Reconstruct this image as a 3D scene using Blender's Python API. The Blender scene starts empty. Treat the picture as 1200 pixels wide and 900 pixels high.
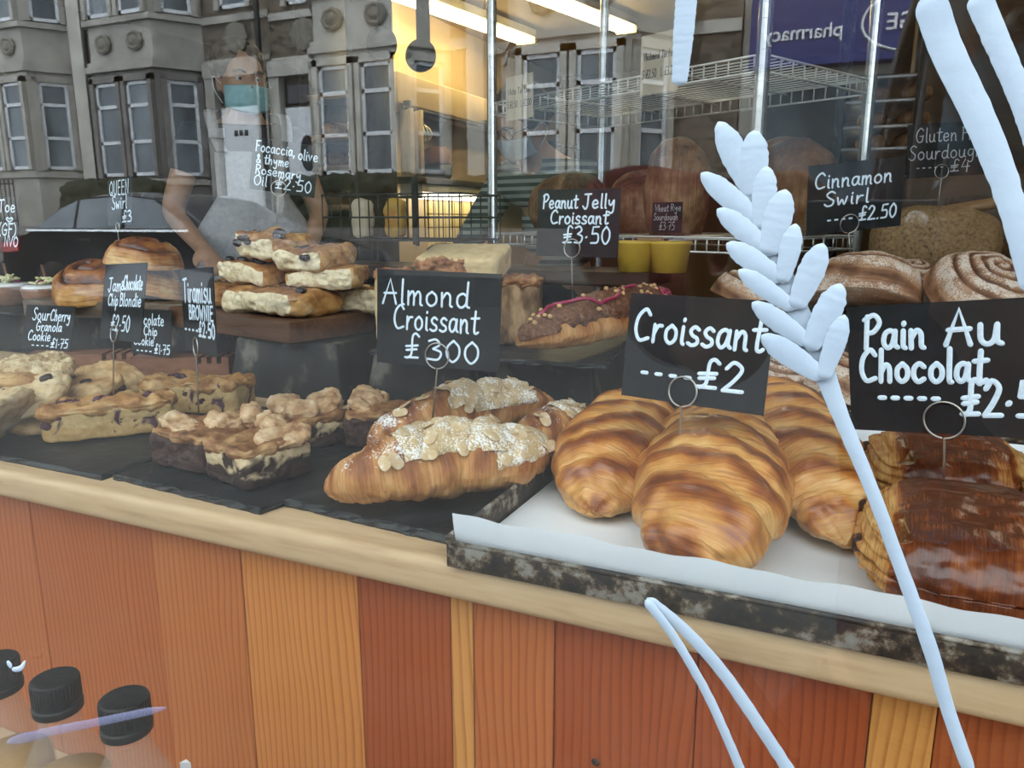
import bpy, bmesh, math, random
import numpy as np
from mathutils import Vector, Matrix, noise, Euler

# ------------------------------------------------------------------ camera, sky, exposure
scene = bpy.context.scene
COL = scene.collection
random.seed(7); RNG = np.random.default_rng(7)
FPX = 900.0; YAW = math.radians(24.5); PITCH = math.radians(12)
EYE = np.array([0.0, -0.25, 1.05])
FWD = np.array([-math.cos(PITCH)*math.sin(YAW), math.cos(PITCH)*math.cos(YAW), -math.sin(PITCH)])
RGT = np.array([math.cos(YAW), math.sin(YAW), 0.0]); UPV = np.cross(RGT, FWD)
cam = bpy.data.cameras.new('camera'); camo = bpy.data.objects.new('camera', cam); COL.objects.link(camo)
cam.sensor_width = 36.0; cam.lens = FPX*36.0/1200.0; cam.clip_start = 0.004; cam.clip_end = 200
camo.matrix_world = Matrix([[RGT[0], UPV[0], -FWD[0], EYE[0]], [RGT[1], UPV[1], -FWD[1], EYE[1]], [RGT[2], UPV[2], -FWD[2], EYE[2]], [0, 0, 0, 1]])
scene.camera = camo
scene.view_settings.view_transform = 'Standard'; scene.view_settings.look = 'None'
scene.view_settings.gamma = 1.0; scene.view_settings.use_curve_mapping = False
scene.view_settings.exposure = 0.78
scene.cycles.max_bounces = 8; scene.cycles.transparent_max_bounces = 24; scene.cycles.diffuse_bounces = 4
scene.cycles.caustics_reflective = False; scene.cycles.caustics_refractive = False
scene.cycles.use_denoising = True
scene.cycles.sample_clamp_indirect = 4.0

world = bpy.data.worlds.new('sky'); scene.world = world; world.use_nodes = True
wn = world.node_tree; wn.nodes.clear()
_o = wn.nodes.new('ShaderNodeOutputWorld'); _b = wn.nodes.new('ShaderNodeBackground')
_tc = wn.nodes.new('ShaderNodeTexCoord'); _sx = wn.nodes.new('ShaderNodeSeparateXYZ'); _cr = wn.nodes.new('ShaderNodeValToRGB')
wn.links.new(_tc.outputs['Generated'], _sx.inputs[0]); wn.links.new(_sx.outputs['Z'], _cr.inputs[0])
_cr.color_ramp.elements[0].color = (.62, .70, .78, 1); _cr.color_ramp.elements[1].color = (.92, .97, 1.0, 1)
# overcast, but brighter over the roofs behind the shop, where the hidden sun stands
_mr = wn.nodes.new('ShaderNodeMapRange'); _mr.inputs['From Min'].default_value = -.2; _mr.inputs['From Max'].default_value = .9
_mr.inputs['To Min'].default_value = 1.0; _mr.inputs['To Max'].default_value = 2.8; wn.links.new(_sx.outputs['Y'], _mr.inputs['Value'])
_vm = wn.nodes.new('ShaderNodeVectorMath'); _vm.operation = 'SCALE'; wn.links.new(_cr.outputs[0], _vm.inputs[0]); wn.links.new(_mr.outputs['Result'], _vm.inputs['Scale'])
wn.links.new(_vm.outputs[0], _b.inputs['Color']); wn.links.new(_b.outputs[0], _o.inputs['Surface'])
_b.inputs['Strength'].default_value = 2.6

def ray(px, py): return FWD + RGT*(px-600)/FPX - UPV*(py-450)/FPX
def atz(px, py, z): d = ray(px, py); return EYE + d*(z-EYE[2])/d[2]
def aty(px, py, y): d = ray(px, py); return EYE + d*(y-EYE[1])/d[1]
def atd(px, py, t): return EYE + ray(px, py)*t

# ------------------------------------------------------------------ node helpers
def newmat(name):
    m = bpy.data.materials.new(name); m.use_nodes = True
    nt = m.node_tree; nt.nodes.clear()
    return m, nt
def nd(nt, typ, props=None, **ins):
    n = nt.nodes.new('ShaderNode'+typ)
    for k, v in (props or {}).items(): setattr(n, k, v)
    for k, v in ins.items():
        k = k.replace('_', ' ')
        s = n.inputs[int(k[1:])] if k[0] == 'i' and k[1:].isdigit() else n.inputs[k]
        if isinstance(v, bpy.types.NodeSocket): nt.links.new(v, s)
        else: s.default_value = v
    return n
def rgba(c): return (c[0], c[1], c[2], 1.0)
def ramp(nt, fac, stops, interp='LINEAR'):
    n = nt.nodes.new('ShaderNodeValToRGB'); cr = n.color_ramp; cr.interpolation = interp
    while len(cr.elements) < len(stops): cr.elements.new(0.5)
    for e, (p, c) in zip(cr.elements, stops): e.position = p; e.color = rgba(c) if not isinstance(c, (int, float)) else (c, c, c, 1)
    nt.links.new(fac, n.inputs[0]); return n.outputs[0]
def mth(nt, op, a, b=None, clamp=False):
    n = nt.nodes.new('ShaderNodeMath'); n.operation = op; n.use_clamp = clamp
    for i, v in enumerate((a, b)):
        if v is None: continue
        if isinstance(v, bpy.types.NodeSocket): nt.links.new(v, n.inputs[i])
        else: n.inputs[i].default_value = v
    return n.outputs[0]
def mixc(nt, fac, a, b):
    n = nt.nodes.new('ShaderNodeMix'); n.data_type = 'RGBA'
    for idx, v in ((0, fac), (6, a), (7, b)):
        if isinstance(v, bpy.types.NodeSocket): nt.links.new(v, n.inputs[idx])
        else: n.inputs[idx].default_value = rgba(v) if isinstance(v, tuple) else v
    return n.outputs[2]
def coords(nt, kind='Object', scale=(1, 1, 1), rot=(0, 0, 0)):
    tc = nt.nodes.new('ShaderNodeTexCoord'); mp = nt.nodes.new('ShaderNodeMapping')
    mp.inputs['Scale'].default_value = scale; mp.inputs['Rotation'].default_value = rot
    nt.links.new(tc.outputs[kind], mp.inputs[0]); return mp.outputs[0]
def tnoise(nt, vec, scale, detail=4, rough=.55, dist=0.0):
    return nd(nt, 'TexNoise', None, Vector=vec, Scale=scale, Detail=detail, Roughness=rough, Distortion=dist).outputs[0]
def finish(nt, color, rough=.6, spec=.5, metal=0.0, bump=None, bs=.3, bd=.002, coat=0.0, coatr=.1, extra=None):
    p = nt.nodes.new('ShaderNodeBsdfPrincipled')
    def put(k, v):
        if isinstance(v, bpy.types.NodeSocket): nt.links.new(v, p.inputs[k])
        else: p.inputs[k].default_value = rgba(v) if isinstance(v, tuple) else v
    put('Base Color', color); put('Roughness', rough); put('Specular IOR Level', spec); put('Metallic', metal)
    put('Coat Weight', coat); put('Coat Roughness', coatr)
    for k, v in (extra or {}).items(): put(k, v)
    if bump is not None:
        b = nt.nodes.new('ShaderNodeBump'); b.inputs['Strength'].default_value = bs; b.inputs['Distance'].default_value = bd
        nt.links.new(bump, b.inputs['Height']); nt.links.new(b.outputs[0], p.inputs['Normal'])
    o = nt.nodes.new('ShaderNodeOutputMaterial'); nt.links.new(p.outputs[0], o.inputs['Surface'])
    return p
_MC = {}
def noisy(name, stops, scale=40, detail=5, rough=.6, bs=.3, bscale=None, stretch=(1, 1, 1), metal=0.0, spec=.4, bd=.002, dist=0.0, coat=0.0, coatr=.15, kind='Object'):
    """plain material: a colour ramp over noise, with a bump of its own"""
    if name in _MC: return _MC[name]
    m, nt = newmat(name); v = coords(nt, kind, stretch)
    c = ramp(nt, tnoise(nt, v, scale, detail, dist=dist), stops)
    b = tnoise(nt, v, bscale or scale*2, 4) if bs else None
    finish(nt, c, rough, spec, metal, b, bs, bd, coat, coatr); _MC[name] = m; return m
def flat(name, c, rough=.5, metal=0.0, spec=.5, coat=0.0):
    k = .12
    return noisy(name, [(.3, tuple(x*(1-k) for x in c)), (.7, tuple(min(1, x*(1+k)) for x in c))], 12, 3, rough, 0, metal=metal, spec=spec, coat=coat)
def emit(name, c, s):
    m, nt = newmat(name); e = nd(nt, 'Emission', None, Color=rgba(c), Strength=s)
    o = nt.nodes.new('ShaderNodeOutputMaterial'); nt.links.new(e.outputs[0], o.inputs[0]); return m

# ------------------------------------------------------------------ mesh helpers
def mk(name, V, F, mat, parent=None, uv=None, attrs=None, smooth=True, org=None):
    V = np.asarray(V, float)
    if org is not None: V = V - np.asarray(org)
    me = bpy.data.meshes.new(name); me.from_pydata([tuple(v) for v in V], [], [tuple(int(i) for i in f) for f in F])
    if mat is not None:
        for m in (mat if isinstance(mat, (list, tuple)) else [mat]): me.materials.append(m)
    if uv is not None:
        l = me.uv_layers.new(name='UVMap'); l.data.foreach_set('uv', np.asarray(uv, float).ravel())
    for k, a in (attrs or {}).items():
        at = me.attributes.new(k, 'FLOAT', 'POINT'); at.data.foreach_set('value', np.asarray(a, np.float32))
    if smooth: me.polygons.foreach_set('use_smooth', [True]*len(me.polygons))
    me.update(); o = bpy.data.objects.new(name, me); COL.objects.link(o)
    if parent is not None: o.parent = parent
    return o
def tag(o, label=None, cat=None, group=None, kind=None):
    if label: o['label'] = label
    if cat: o['category'] = cat
    if group: o['group'] = group
    if kind: o['kind'] = kind
    return o
class Thing:
    """an Empty at the thing's base; parts are given in world coordinates, or in its own with local=True"""
    def __init__(s, name, label, cat, loc, rz=0.0, group=None, kind=None, rot=None):
        s.o = bpy.data.objects.new(name, None); COL.objects.link(s.o); s.o.empty_display_size = .02
        s.o.location = tuple(loc); s.o.rotation_euler = rot if rot is not None else (0, 0, rz); s.loc = np.asarray(loc, float)
        tag(s.o, label, cat, group, kind)
        s.M = Matrix.Translation(Vector(loc)) @ Euler(s.o.rotation_euler).to_matrix().to_4x4(); s.Mi = np.array(s.M.inverted())
    def part(s, name, V, F, mat, parent=None, local=False, label=None, **kw):
        V = np.asarray(V, float)
        if not local: V = V @ s.Mi[:3, :3].T + s.Mi[:3, 3]
        o = mk(name, V, F, mat, parent or s.o, **kw)
        if label: o['label'] = label
        return o
def base_of(V):
    V = np.asarray(V); lo, hi = V.min(0), V.max(0)
    return np.array([(lo[0]+hi[0])/2, (lo[1]+hi[1])/2, lo[2]])
def solo(name, label, cat, V, F, mat, group=None, kind=None, rz=None, **kw):
    b = base_of(V); o = mk(name, V, F, mat, org=b, **kw); o.location = tuple(b); return tag(o, label, cat, group, kind)
def join(*parts):
    Vs, Fs, n = [], [], 0
    for V, F in parts:
        V = np.asarray(V, float); Vs.append(V); Fs += [tuple(i+n for i in f) for f in F]; n += len(V)
    return np.vstack(Vs), Fs
def rotz(V, a, c=(0, 0, 0)):
    c = np.asarray(c); ca, sa = math.cos(a), math.sin(a)
    return (np.asarray(V)-c) @ np.array([[ca, sa, 0], [-sa, ca, 0], [0, 0, 1]]) + c
def euler(V, rx=0, ry=0, rz=0):
    R = np.array(Euler((rx, ry, rz)).to_matrix()); return np.asarray(V) @ R.T
def box(lo, hi):
    x0, y0, z0 = lo; x1, y1, z1 = hi
    V = [(x0, y0, z0), (x1, y0, z0), (x1, y1, z0), (x0, y1, z0), (x0, y0, z1), (x1, y0, z1), (x1, y1, z1), (x0, y1, z1)]
    return np.array(V, float), [(0, 3, 2, 1), (4, 5, 6, 7), (0, 1, 5, 4), (1, 2, 6, 5), (2, 3, 7, 6), (3, 0, 4, 7)]
def bbox(lo, hi, b=.003, seg=2):
    """a box with bevelled edges"""
    bm = bmesh.new(); V, F = box(lo, hi); vs = [bm.verts.new(v) for v in V]
    for f in F: bm.faces.new([vs[i] for i in f])
    bmesh.ops.bevel(bm, geom=list(bm.edges), offset=b, segments=seg, affect='EDGES', profile=.5)
    bm.verts.index_update(); V = np.array([v.co[:] for v in bm.verts]); F = [tuple(v.index for v in f.verts) for f in bm.faces]; bm.free(); return V, F
_RB = {}
def rbox(sx, sy, sz, n=20, e=4.0):
    """rounded box (superellipsoid on a cube grid), half sizes; returns V, F, cube coordinates"""
    if n not in _RB:
        idx = {}; P = []; F = []
        def vid(p):
            k = tuple(int(round(c*n)) for c in p)
            if k not in idx: idx[k] = len(P); P.append([2*c/n-1 for c in k])
            return idx[k]
        for ax in range(3):
            for side in (0, 1):
                for i in range(n):
                    for j in range(n):
                        q = []
                        for (a, b) in ((i, j), (i+1, j), (i+1, j+1), (i, j+1)):
                            p = [0, 0, 0]; p[ax] = side; p[(ax+1) % 3] = a/n; p[(ax+2) % 3] = b/n; q.append(vid(p))
                        F.append(tuple(q) if side else tuple(q[::-1]))
        _RB[n] = (np.array(P), F)
    P, F = _RB[n]; A = np.abs(P)
    ln = (A**e).sum(1)**(1/e); V = P/ln[:, None]
    return V*np.array([sx, sy, sz]), F, P
def normals(V, F):
    N = np.zeros_like(V)
    Fa = np.array([f[:4] if len(f) >= 4 else (f[0], f[1], f[2], f[2]) for f in F])
    n = np.cross(V[Fa[:, 2]]-V[Fa[:, 0]], V[Fa[:, 3]]-V[Fa[:, 1]])
    for k in range(4): np.add.at(N, Fa[:, k], n)
    L = np.linalg.norm(N, axis=1); L[L == 0] = 1
    return N/L[:, None]
def fbm(V, scale, octv=3, seed=0.0):
    o = Vector((seed*7.31, seed*3.7, seed*1.9))
    return np.array([noise.fractal(Vector(v)*scale+o, 0.7, 2.1, octv) for v in V])
def roughen(V, F, amp, scale, octv=3, seed=0.0):
    return V + normals(V, F)*(fbm(V, scale, octv, seed)*amp)[:, None]
def cells(V, scale, seed=0.0):
    o = Vector((seed*5.1, seed*2.3, seed))
    return np.array([noise.voronoi(Vector(v)*scale+o)[0][0] for v in V])
def catmull(P, n):
    P = np.asarray(P, float); k = len(P); Q = np.vstack([2*P[0]-P[1], P, 2*P[-1]-P[-2]]); out = []
    for t in np.linspace(0, k-1, n):
        i = min(int(t), k-2); u = t-i; a, b, c, d = Q[i], Q[i+1], Q[i+2], Q[i+3]
        out.append(.5*((2*b)+(c-a)*u+(2*a-5*b+4*c-d)*u*u+(3*b-a-3*c+d)*u**3))
    return np.array(out)
def tube(P, r, n=8, closed=False):
    P = np.asarray(P, float); k = len(P); r = np.full(k, r) if np.isscalar(r) else np.asarray(r)
    T = np.gradient(P, axis=0) if not closed else np.roll(P, -1, 0)-np.roll(P, 1, 0)
    T /= np.linalg.norm(T, axis=1)[:, None]+1e-12
    up = np.array([0, 0, 1.0]) if abs(T[0][2]) < .9 else np.array([1.0, 0, 0])
    a = np.cross(T[0], up); a /= np.linalg.norm(a); V = []
    for i in range(k):
        a = a - T[i]*(a@T[i]); a /= np.linalg.norm(a); b = np.cross(T[i], a)
        for j in range(n):
            t = 2*math.pi*j/n; V.append(P[i]+r[i]*(a*math.cos(t)+b*math.sin(t)))
    F = []
    for i in range(k if closed else k-1):
        for j in range(n):
            i2 = (i+1) % k; F.append((i*n+j, i*n+(j+1) % n, i2*n+(j+1) % n, i2*n+j))
    if not closed: F += [tuple(range(n))[::-1], tuple((k-1)*n+j for j in range(n))]
    return np.array(V), F
def lathe(prof, n=32, c=(0, 0, 0)):
    V = []; F = []; k = len(prof)
    for (r, z) in prof:
        for j in range(n):
            t = 2*math.pi*j/n; V.append((c[0]+r*math.cos(t), c[1]+r*math.sin(t), c[2]+z))
    for i in range(k-1):
        for j in range(n): F.append((i*n+j, i*n+(j+1) % n, (i+1)*n+(j+1) % n, (i+1)*n+j))
    F += [tuple(range(n))[::-1], tuple((k-1)*n+j for j in range(n))]
    return np.array(V), F
def gridfaces(nu, nv, wu=False, wv=False):
    """faces of an nu x nv vertex grid and their loop uvs"""
    F = []; UV = []; eu = nu if wu else nu-1; ev = nv if wv else nv-1
    for i in range(eu):
        for j in range(ev):
            F.append((i*nv+j, ((i+1) % nu)*nv+j, ((i+1) % nu)*nv+(j+1) % nv, i*nv+(j+1) % nv))
            UV += [(i/eu, j/ev), ((i+1)/eu, j/ev), ((i+1)/eu, (j+1)/ev), (i/eu, (j+1)/ev)]
    return F, UV
def prism(poly, z0, z1):
    n = len(poly); V = [(x, y, z0) for x, y in poly]+[(x, y, z1) for x, y in poly]
    F = [tuple(range(n))[::-1], tuple(range(n, 2*n))]+[(i, (i+1) % n, n+(i+1) % n, n+i) for i in range(n)]
    return np.array(V, float), F
def extrude_y(poly, y0, y1):
    """polygon in x,z extruded along y"""
    n = len(poly); V = [(x, y0, z) for x, z in poly]+[(x, y1, z) for x, z in poly]
    F = [tuple(range(n)), tuple(range(n, 2*n))[::-1]]+[(i, n+i, n+(i+1) % n, (i+1) % n) for i in range(n)]
    return np.array(V, float), F

# ------------------------------------------------------------------ materials
def m_plank():
    m, nt = newmat('plank_wood')
    def at(n): return nd(nt, 'Attribute', {'attribute_name': n}).outputs['Fac']
    base = nd(nt, 'CombineColor', None, Red=at('cr'), Green=at('cg'), Blue=at('cb')).outputs[0]
    v0 = nd(nt, 'TexCoord').outputs['Object']
    off = nd(nt, 'CombineXYZ', None, X=mth(nt, 'MULTIPLY', at('pid'), 3.7), Y=0.0, Z=mth(nt, 'MULTIPLY', at('pid'), 1.3)).outputs[0]
    v = nd(nt, 'VectorMath', {'operation': 'ADD'}, i0=v0, i1=off).outputs[0]
    mp = nd(nt, 'Mapping', None, Vector=v, Scale=(1, 1, .035)).outputs[0]
    warp = tnoise(nt, nd(nt, 'Mapping', None, Vector=v, Scale=(1, 1, .3)).outputs[0], 5, 3)
    x = mth(nt, 'ADD', nd(nt, 'SeparateXYZ', None, Vector=v).outputs[0], mth(nt, 'MULTIPLY', warp, .06))
    ph = mth(nt, 'FRACT', mth(nt, 'MULTIPLY', x, mth(nt, 'ADD', mth(nt, 'MULTIPLY', at('pid'), 6.0), 125.0)))
    line = ramp(nt, ph, [(0, 0.0), (.55, .15), (.86, 1.0), (.96, .8), (1.0, 0.0)])
    fine = tnoise(nt, mp, 420, 3)
    dark = mth(nt, 'MULTIPLY', line, mth(nt, 'ADD', mth(nt, 'MULTIPLY', fine, .7), .15), True)
    big = tnoise(nt, nd(nt, 'Mapping', None, Vector=v, Scale=(1, 1, .12)).outputs[0], 22, 3)
    c = mixc(nt, mth(nt, 'MULTIPLY', big, .35), base, nd(nt, 'MixRGB', {'blend_type': 'MULTIPLY'}, Fac=1.0, Color1=base, Color2=(.8, .6, .45, 1)).outputs[0])
    c = mixc(nt, dark, c, nd(nt, 'MixRGB', {'blend_type': 'MULTIPLY'}, Fac=1.0, Color1=base, Color2=(.45, .25, .16, 1)).outputs[0])
    finish(nt, c, .42, .4, 0, fine, .12, .001); return m
M_PLANK = m_plank()
def wood(name, stops, scale=14, stretch=(.12, 1, 1), rough=.5, bs=.2):
    if name in _MC: return _MC[name]
    m, nt = newmat(name); v = coords(nt, 'Object', stretch)
    a = tnoise(nt, v, scale, 5, dist=1.2); b = tnoise(nt, v, scale*9, 3)
    f = mth(nt, 'ADD', mth(nt, 'MULTIPLY', a, .7), mth(nt, 'MULTIPLY', b, .3))
    finish(nt, ramp(nt, f, stops), rough, .35, 0, b, bs, .0008); _MC[name] = m; return m
M_SLAB = wood('pale_beech', [(.3, (.36, .22, .115)), (.46, (.56, .38, .215)), (.6, (.63, .45, .27)), (.75, (.52, .34, .185))], 16)
M_BOARD = wood('walnut_board', [(.3, (.045, .02, .010)), (.5, (.11, .052, .028)), (.7, (.17, .085, .048))], 18)
M_GREYWOOD = wood('weathered_wood', [(.3, (.05, .035, .025)), (.5, (.12, .085, .06)), (.7, (.2, .15, .11))], 22)
M_BLOCK = wood('reddish_wood', [(.3, (.13, .055, .03)), (.5, (.22, .10, .06)), (.7, (.30, .15, .09))], 12)
M_DARKWOOD = wood('dark_wood', [(.3, (.02, .011, .007)), (.6, (.05, .03, .018))], 10)
M_SHELFWOOD = wood('shelf_pine', [(.3, (.22, .12, .05)), (.6, (.42, .25, .12))], 10)
M_SLATE = noisy('slate', [(.3, (.010, .011, .012)), (.55, (.020, .021, .022)), (.75, (.042, .044, .046))], 30, 6, .45, .5, 60, spec=.35)
M_TIN = noisy('blackened_tin', [(.4, (.008, .008, .008)), (.57, (.018, .017, .016)), (.64, (.075, .065, .05)), (.7, (.13, .12, .10))], 20, 10, .55, .3, 50, stretch=(1, 1, .8), spec=.35)
M_CARD = noisy('chalkboard', [(.3, (.008, .009, .010)), (.7, (.016, .017, .019))], 35, 4, .6, .05, 90, spec=.22)
M_CHALK = noisy('chalk_pen', [(.3, (.62, .74, .88)), (.7, (.78, .88, .97))], 300, 3, .7, 0)
M_CHALKDIM = noisy('chalk_faint', [(.3, (.40, .42, .44)), (.7, (.55, .57, .6))], 300, 3, .7, 0)
M_WIRE = flat('steel_wire', (.5, .48, .44), .28, 1.0)
M_CHROME = noisy('chrome_post', [(.3, (.55, .58, .60)), (.7, (.75, .78, .80))], 14, 3, .22, 0, metal=.9)
M_BLACK = flat('black_matt', (.012, .012, .013), .6)
M_PAPER = noisy('greaseproof_paper', [(.3, (.80, .84, .88)), (.7, (.88, .90, .93))], 12, 4, .55, .12, 25)
M_CREAMCARD = flat('cream_card', (.62, .52, .38), .7)
M_INK = flat('black_ink', (.03, .025, .02), .6)
def m_tray():
    m, nt = newmat('patinated_steel'); v = coords(nt, 'Object', (1, 1, 1))
    a = tnoise(nt, v, 38, 9, .68); b = tnoise(nt, v, 120, 5)
    f = mth(nt, 'ADD', mth(nt, 'MULTIPLY', a, .8), mth(nt, 'MULTIPLY', b, .2))
    c = ramp(nt, f, [(.42, (.012, .011, .010)), (.495, (.035, .024, .015)), (.53, (.14, .10, .065)), (.57, (.27, .25, .215)), (.7, (.36, .35, .32))])
    finish(nt, c, .5, .5, ramp(nt, f, [(.5, 0.0), (.6, .35)]), b, .3, .001); return m
M_TRAY = m_tray()
def m_glass():
    m, nt = newmat('window_glass'); g = nt.nodes.new('ShaderNodeNewGeometry')
    d = nd(nt, 'VectorMath', {'operation': 'DOT_PRODUCT'}, i0=g.outputs['Incoming'], i1=g.outputs['Normal']).outputs['Value']
    k = mth(nt, 'POWER', mth(nt, 'SUBTRACT', 1.0, mth(nt, 'ABSOLUTE', d)), 5.0)
    f = mth(nt, 'ADD', mth(nt, 'MULTIPLY', k, .945), .055, True)
    t = nd(nt, 'BsdfTransparent', None, Color=(.97, .985, .98, 1)); gl = nd(nt, 'BsdfGlossy', None, Color=(1, 1, 1, 1), Roughness=0.0)
    mx = nt.nodes.new('ShaderNodeMixShader'); nt.links.new(f, mx.inputs[0]); nt.links.new(t.outputs[0], mx.inputs[1]); nt.links.new(gl.outputs[0], mx.inputs[2])
    o = nt.nodes.new('ShaderNodeOutputMaterial'); nt.links.new(mx.outputs[0], o.inputs[0]); return m
M_GLASS = m_glass()
def m_clear(name, c, alpha):
    """thin clear plastic or liquid: part transparent, part glossy and tinted"""
    m, nt = newmat(name); p = nd(nt, 'BsdfPrincipled', None, Roughness=.08); p.inputs['Base Color'].default_value = rgba(c)
    t = nd(nt, 'BsdfTransparent', None, Color=(.97, .97, .96, 1)); mx = nt.nodes.new('ShaderNodeMixShader'); mx.inputs[0].default_value = alpha
    nt.links.new(t.outputs[0], mx.inputs[1]); nt.links.new(p.outputs[0], mx.inputs[2])
    o = nt.nodes.new('ShaderNodeOutputMaterial'); nt.links.new(mx.outputs[0], o.inputs[0]); return m

# crust of laminated pastry: 'bake' (per vertex) is how brown the crust is, uv runs along and round the roll
def m_crust(name, stops, streak=(85, 2.2), dust=None, dcol=(.88, .86, .83), rough=.33, coat=.5, su=1.0, bs=.45):
    m, nt = newmat(name); uv = nd(nt, 'TexCoord').outputs['UV']
    def at(n): return nd(nt, 'Attribute', {'attribute_name': n}).outputs['Fac']
    v = nd(nt, 'Mapping', None, Vector=uv, Scale=(streak[0], streak[1], 1)).outputs[0]
    s1 = tnoise(nt, v, 1.6, 6, .68, .5); ob = coords(nt, 'Object'); n2 = tnoise(nt, ob, 55, 4); fl = tnoise(nt, ob, 260, 3)
    f = mth(nt, 'ADD', at('bake'), mth(nt, 'ADD', mth(nt, 'MULTIPLY', mth(nt, 'SUBTRACT', s1, .5), 1.05), mth(nt, 'MULTIPLY', mth(nt, 'SUBTRACT', n2, .5), .6)))
    c = ramp(nt, f, stops)
    line = ramp(nt, tnoise(nt, nd(nt, 'Mapping', None, Vector=uv, Scale=(streak[0]*1.7, streak[1], 1)).outputs[0], 1.5, 2), [(.36, 1.0), (.42, 0.0)])
    c = mixc(nt, mth(nt, 'MULTIPLY', line, .5), c, (.20, .07, .015))
    r = rough; cw = ramp(nt, f, [(.35, 0.0), (.8, coat)])
    bmp = mth(nt, 'ADD', mth(nt, 'MULTIPLY', s1, .8), mth(nt, 'MULTIPLY', fl, .25))
    if dust:
        dn = mth(nt, 'ADD', mth(nt, 'MULTIPLY', tnoise(nt, ob, 420, 2), .55), mth(nt, 'MULTIPLY', tnoise(nt, ob, 60, 3), .45))
        df = ramp(nt, mth(nt, 'ADD', mth(nt, 'SUBTRACT', dn, .5), mth(nt, 'MULTIPLY', at('dust'), dust)), [(.40, 0.0), (.52, 1.0)])
        c = mixc(nt, df, c, dcol); cw = 0.0; r = .6
    finish(nt, c, r, .45, 0, bmp, bs, .0016, cw, .18); return m
CR = [(.0, (.74, .47, .19)), (.28, (.64, .31, .085)), (.52, (.48, .175, .034)), (.76, (.29, .078, .016)), (1.0, (.14, .034, .008))]
M_CROISS = m_crust('croissant_crust', CR)
M_ALMCR = m_crust('almond_croissant_crust', [(.0, (.66, .40, .17)), (.3, (.52, .24, .075)), (.6, (.32, .11, .03)), (1.0, (.15, .045, .015))], dust=.72)
M_PAIN = m_crust('pain_au_chocolat_crust', [(.0, (.66, .40, .15)), (.25, (.50, .24, .07)), (.5, (.24, .062, .014)), (.75, (.115, .025, .007)), (1.0, (.06, .014, .005))], (60, 3), rough=.27, coat=.6)
M_SWIRLFL = m_crust('floured_swirl', [(.0, (.62, .42, .27)), (.4, (.40, .22, .125)), (.7, (.22, .10, .05)), (1, (.08, .03, .014))], (34, 5), dust=.82, dcol=(.70, .59, .50), rough=.8, coat=0)
M_BUN = m_crust('glazed_bun', [(.0, (.72, .50, .22)), (.25, (.60, .31, .095)), (.5, (.40, .145, .035)), (.75, (.18, .05, .015)), (1, (.06, .018, .008))], (34, 5), rough=.33, coat=.4)
M_FOC = m_crust('focaccia_crust', [(.0, (.62, .45, .24)), (.3, (.55, .31, .11)), (.6, (.38, .17, .05)), (1, (.16, .06, .02))], (9, 9), rough=.5, coat=.2)
M_LOAF = m_crust('sourdough_crust', [(.0, (.42, .26, .13)), (.4, (.22, .10, .04)), (.8, (.09, .035, .014)), (1, (.04, .016, .008))], (14, 5), rough=.6, coat=0)
def m_crumb():
    m, nt = newmat('open_crumb'); ob = coords(nt, 'Object')
    hole = ramp(nt, tnoise(nt, ob, 110, 3), [(.40, 1.0), (.47, 0.0)])
    c = mixc(nt, mth(nt, 'MULTIPLY', hole, .5), ramp(nt, tnoise(nt, ob, 30, 3), [(.3, (.68, .55, .34)), (.7, (.80, .70, .50))]), (.42, .29, .15))
    finish(nt, c, .75, .3, 0, tnoise(nt, ob, 150, 4), .6, .002); return m
M_CRUMB = m_crumb()
def m_cut(name, below, above, cut=0.0, soft=.08, speck=None, nscale=40):
    """a cake in two layers: local z (in half heights, attribute 'lay') wobbles between them"""
    m, nt = newmat(name); ob = coords(nt, 'Object')
    lay = nd(nt, 'Attribute', {'attribute_name': 'lay'}).outputs['Fac']
    w = mth(nt, 'ADD', lay, mth(nt, 'MULTIPLY', mth(nt, 'SUBTRACT', tnoise(nt, ob, nscale, 3), .5), 1.0))
    f = ramp(nt, w, [(max(0, .5+cut/2-soft), 0.0), (min(1, .5+cut/2+soft), 1.0)])
    g = tnoise(nt, ob, 160, 4)
    ca = ramp(nt, g, [(.3, above[0]), (.7, above[1])]); cb = ramp(nt, g, [(.3, below[0]), (.7, below[1])])
    c = mixc(nt, f, cb, ca)
    if speck: c = mixc(nt, ramp(nt, tnoise(nt, ob, speck[1], 3, .5, .8), [(speck[2], 0.0), (speck[2]+.05, 1.0)]), c, speck[0])
    finish(nt, c, .65, .35, 0, g, .5, .0015); return m

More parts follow.
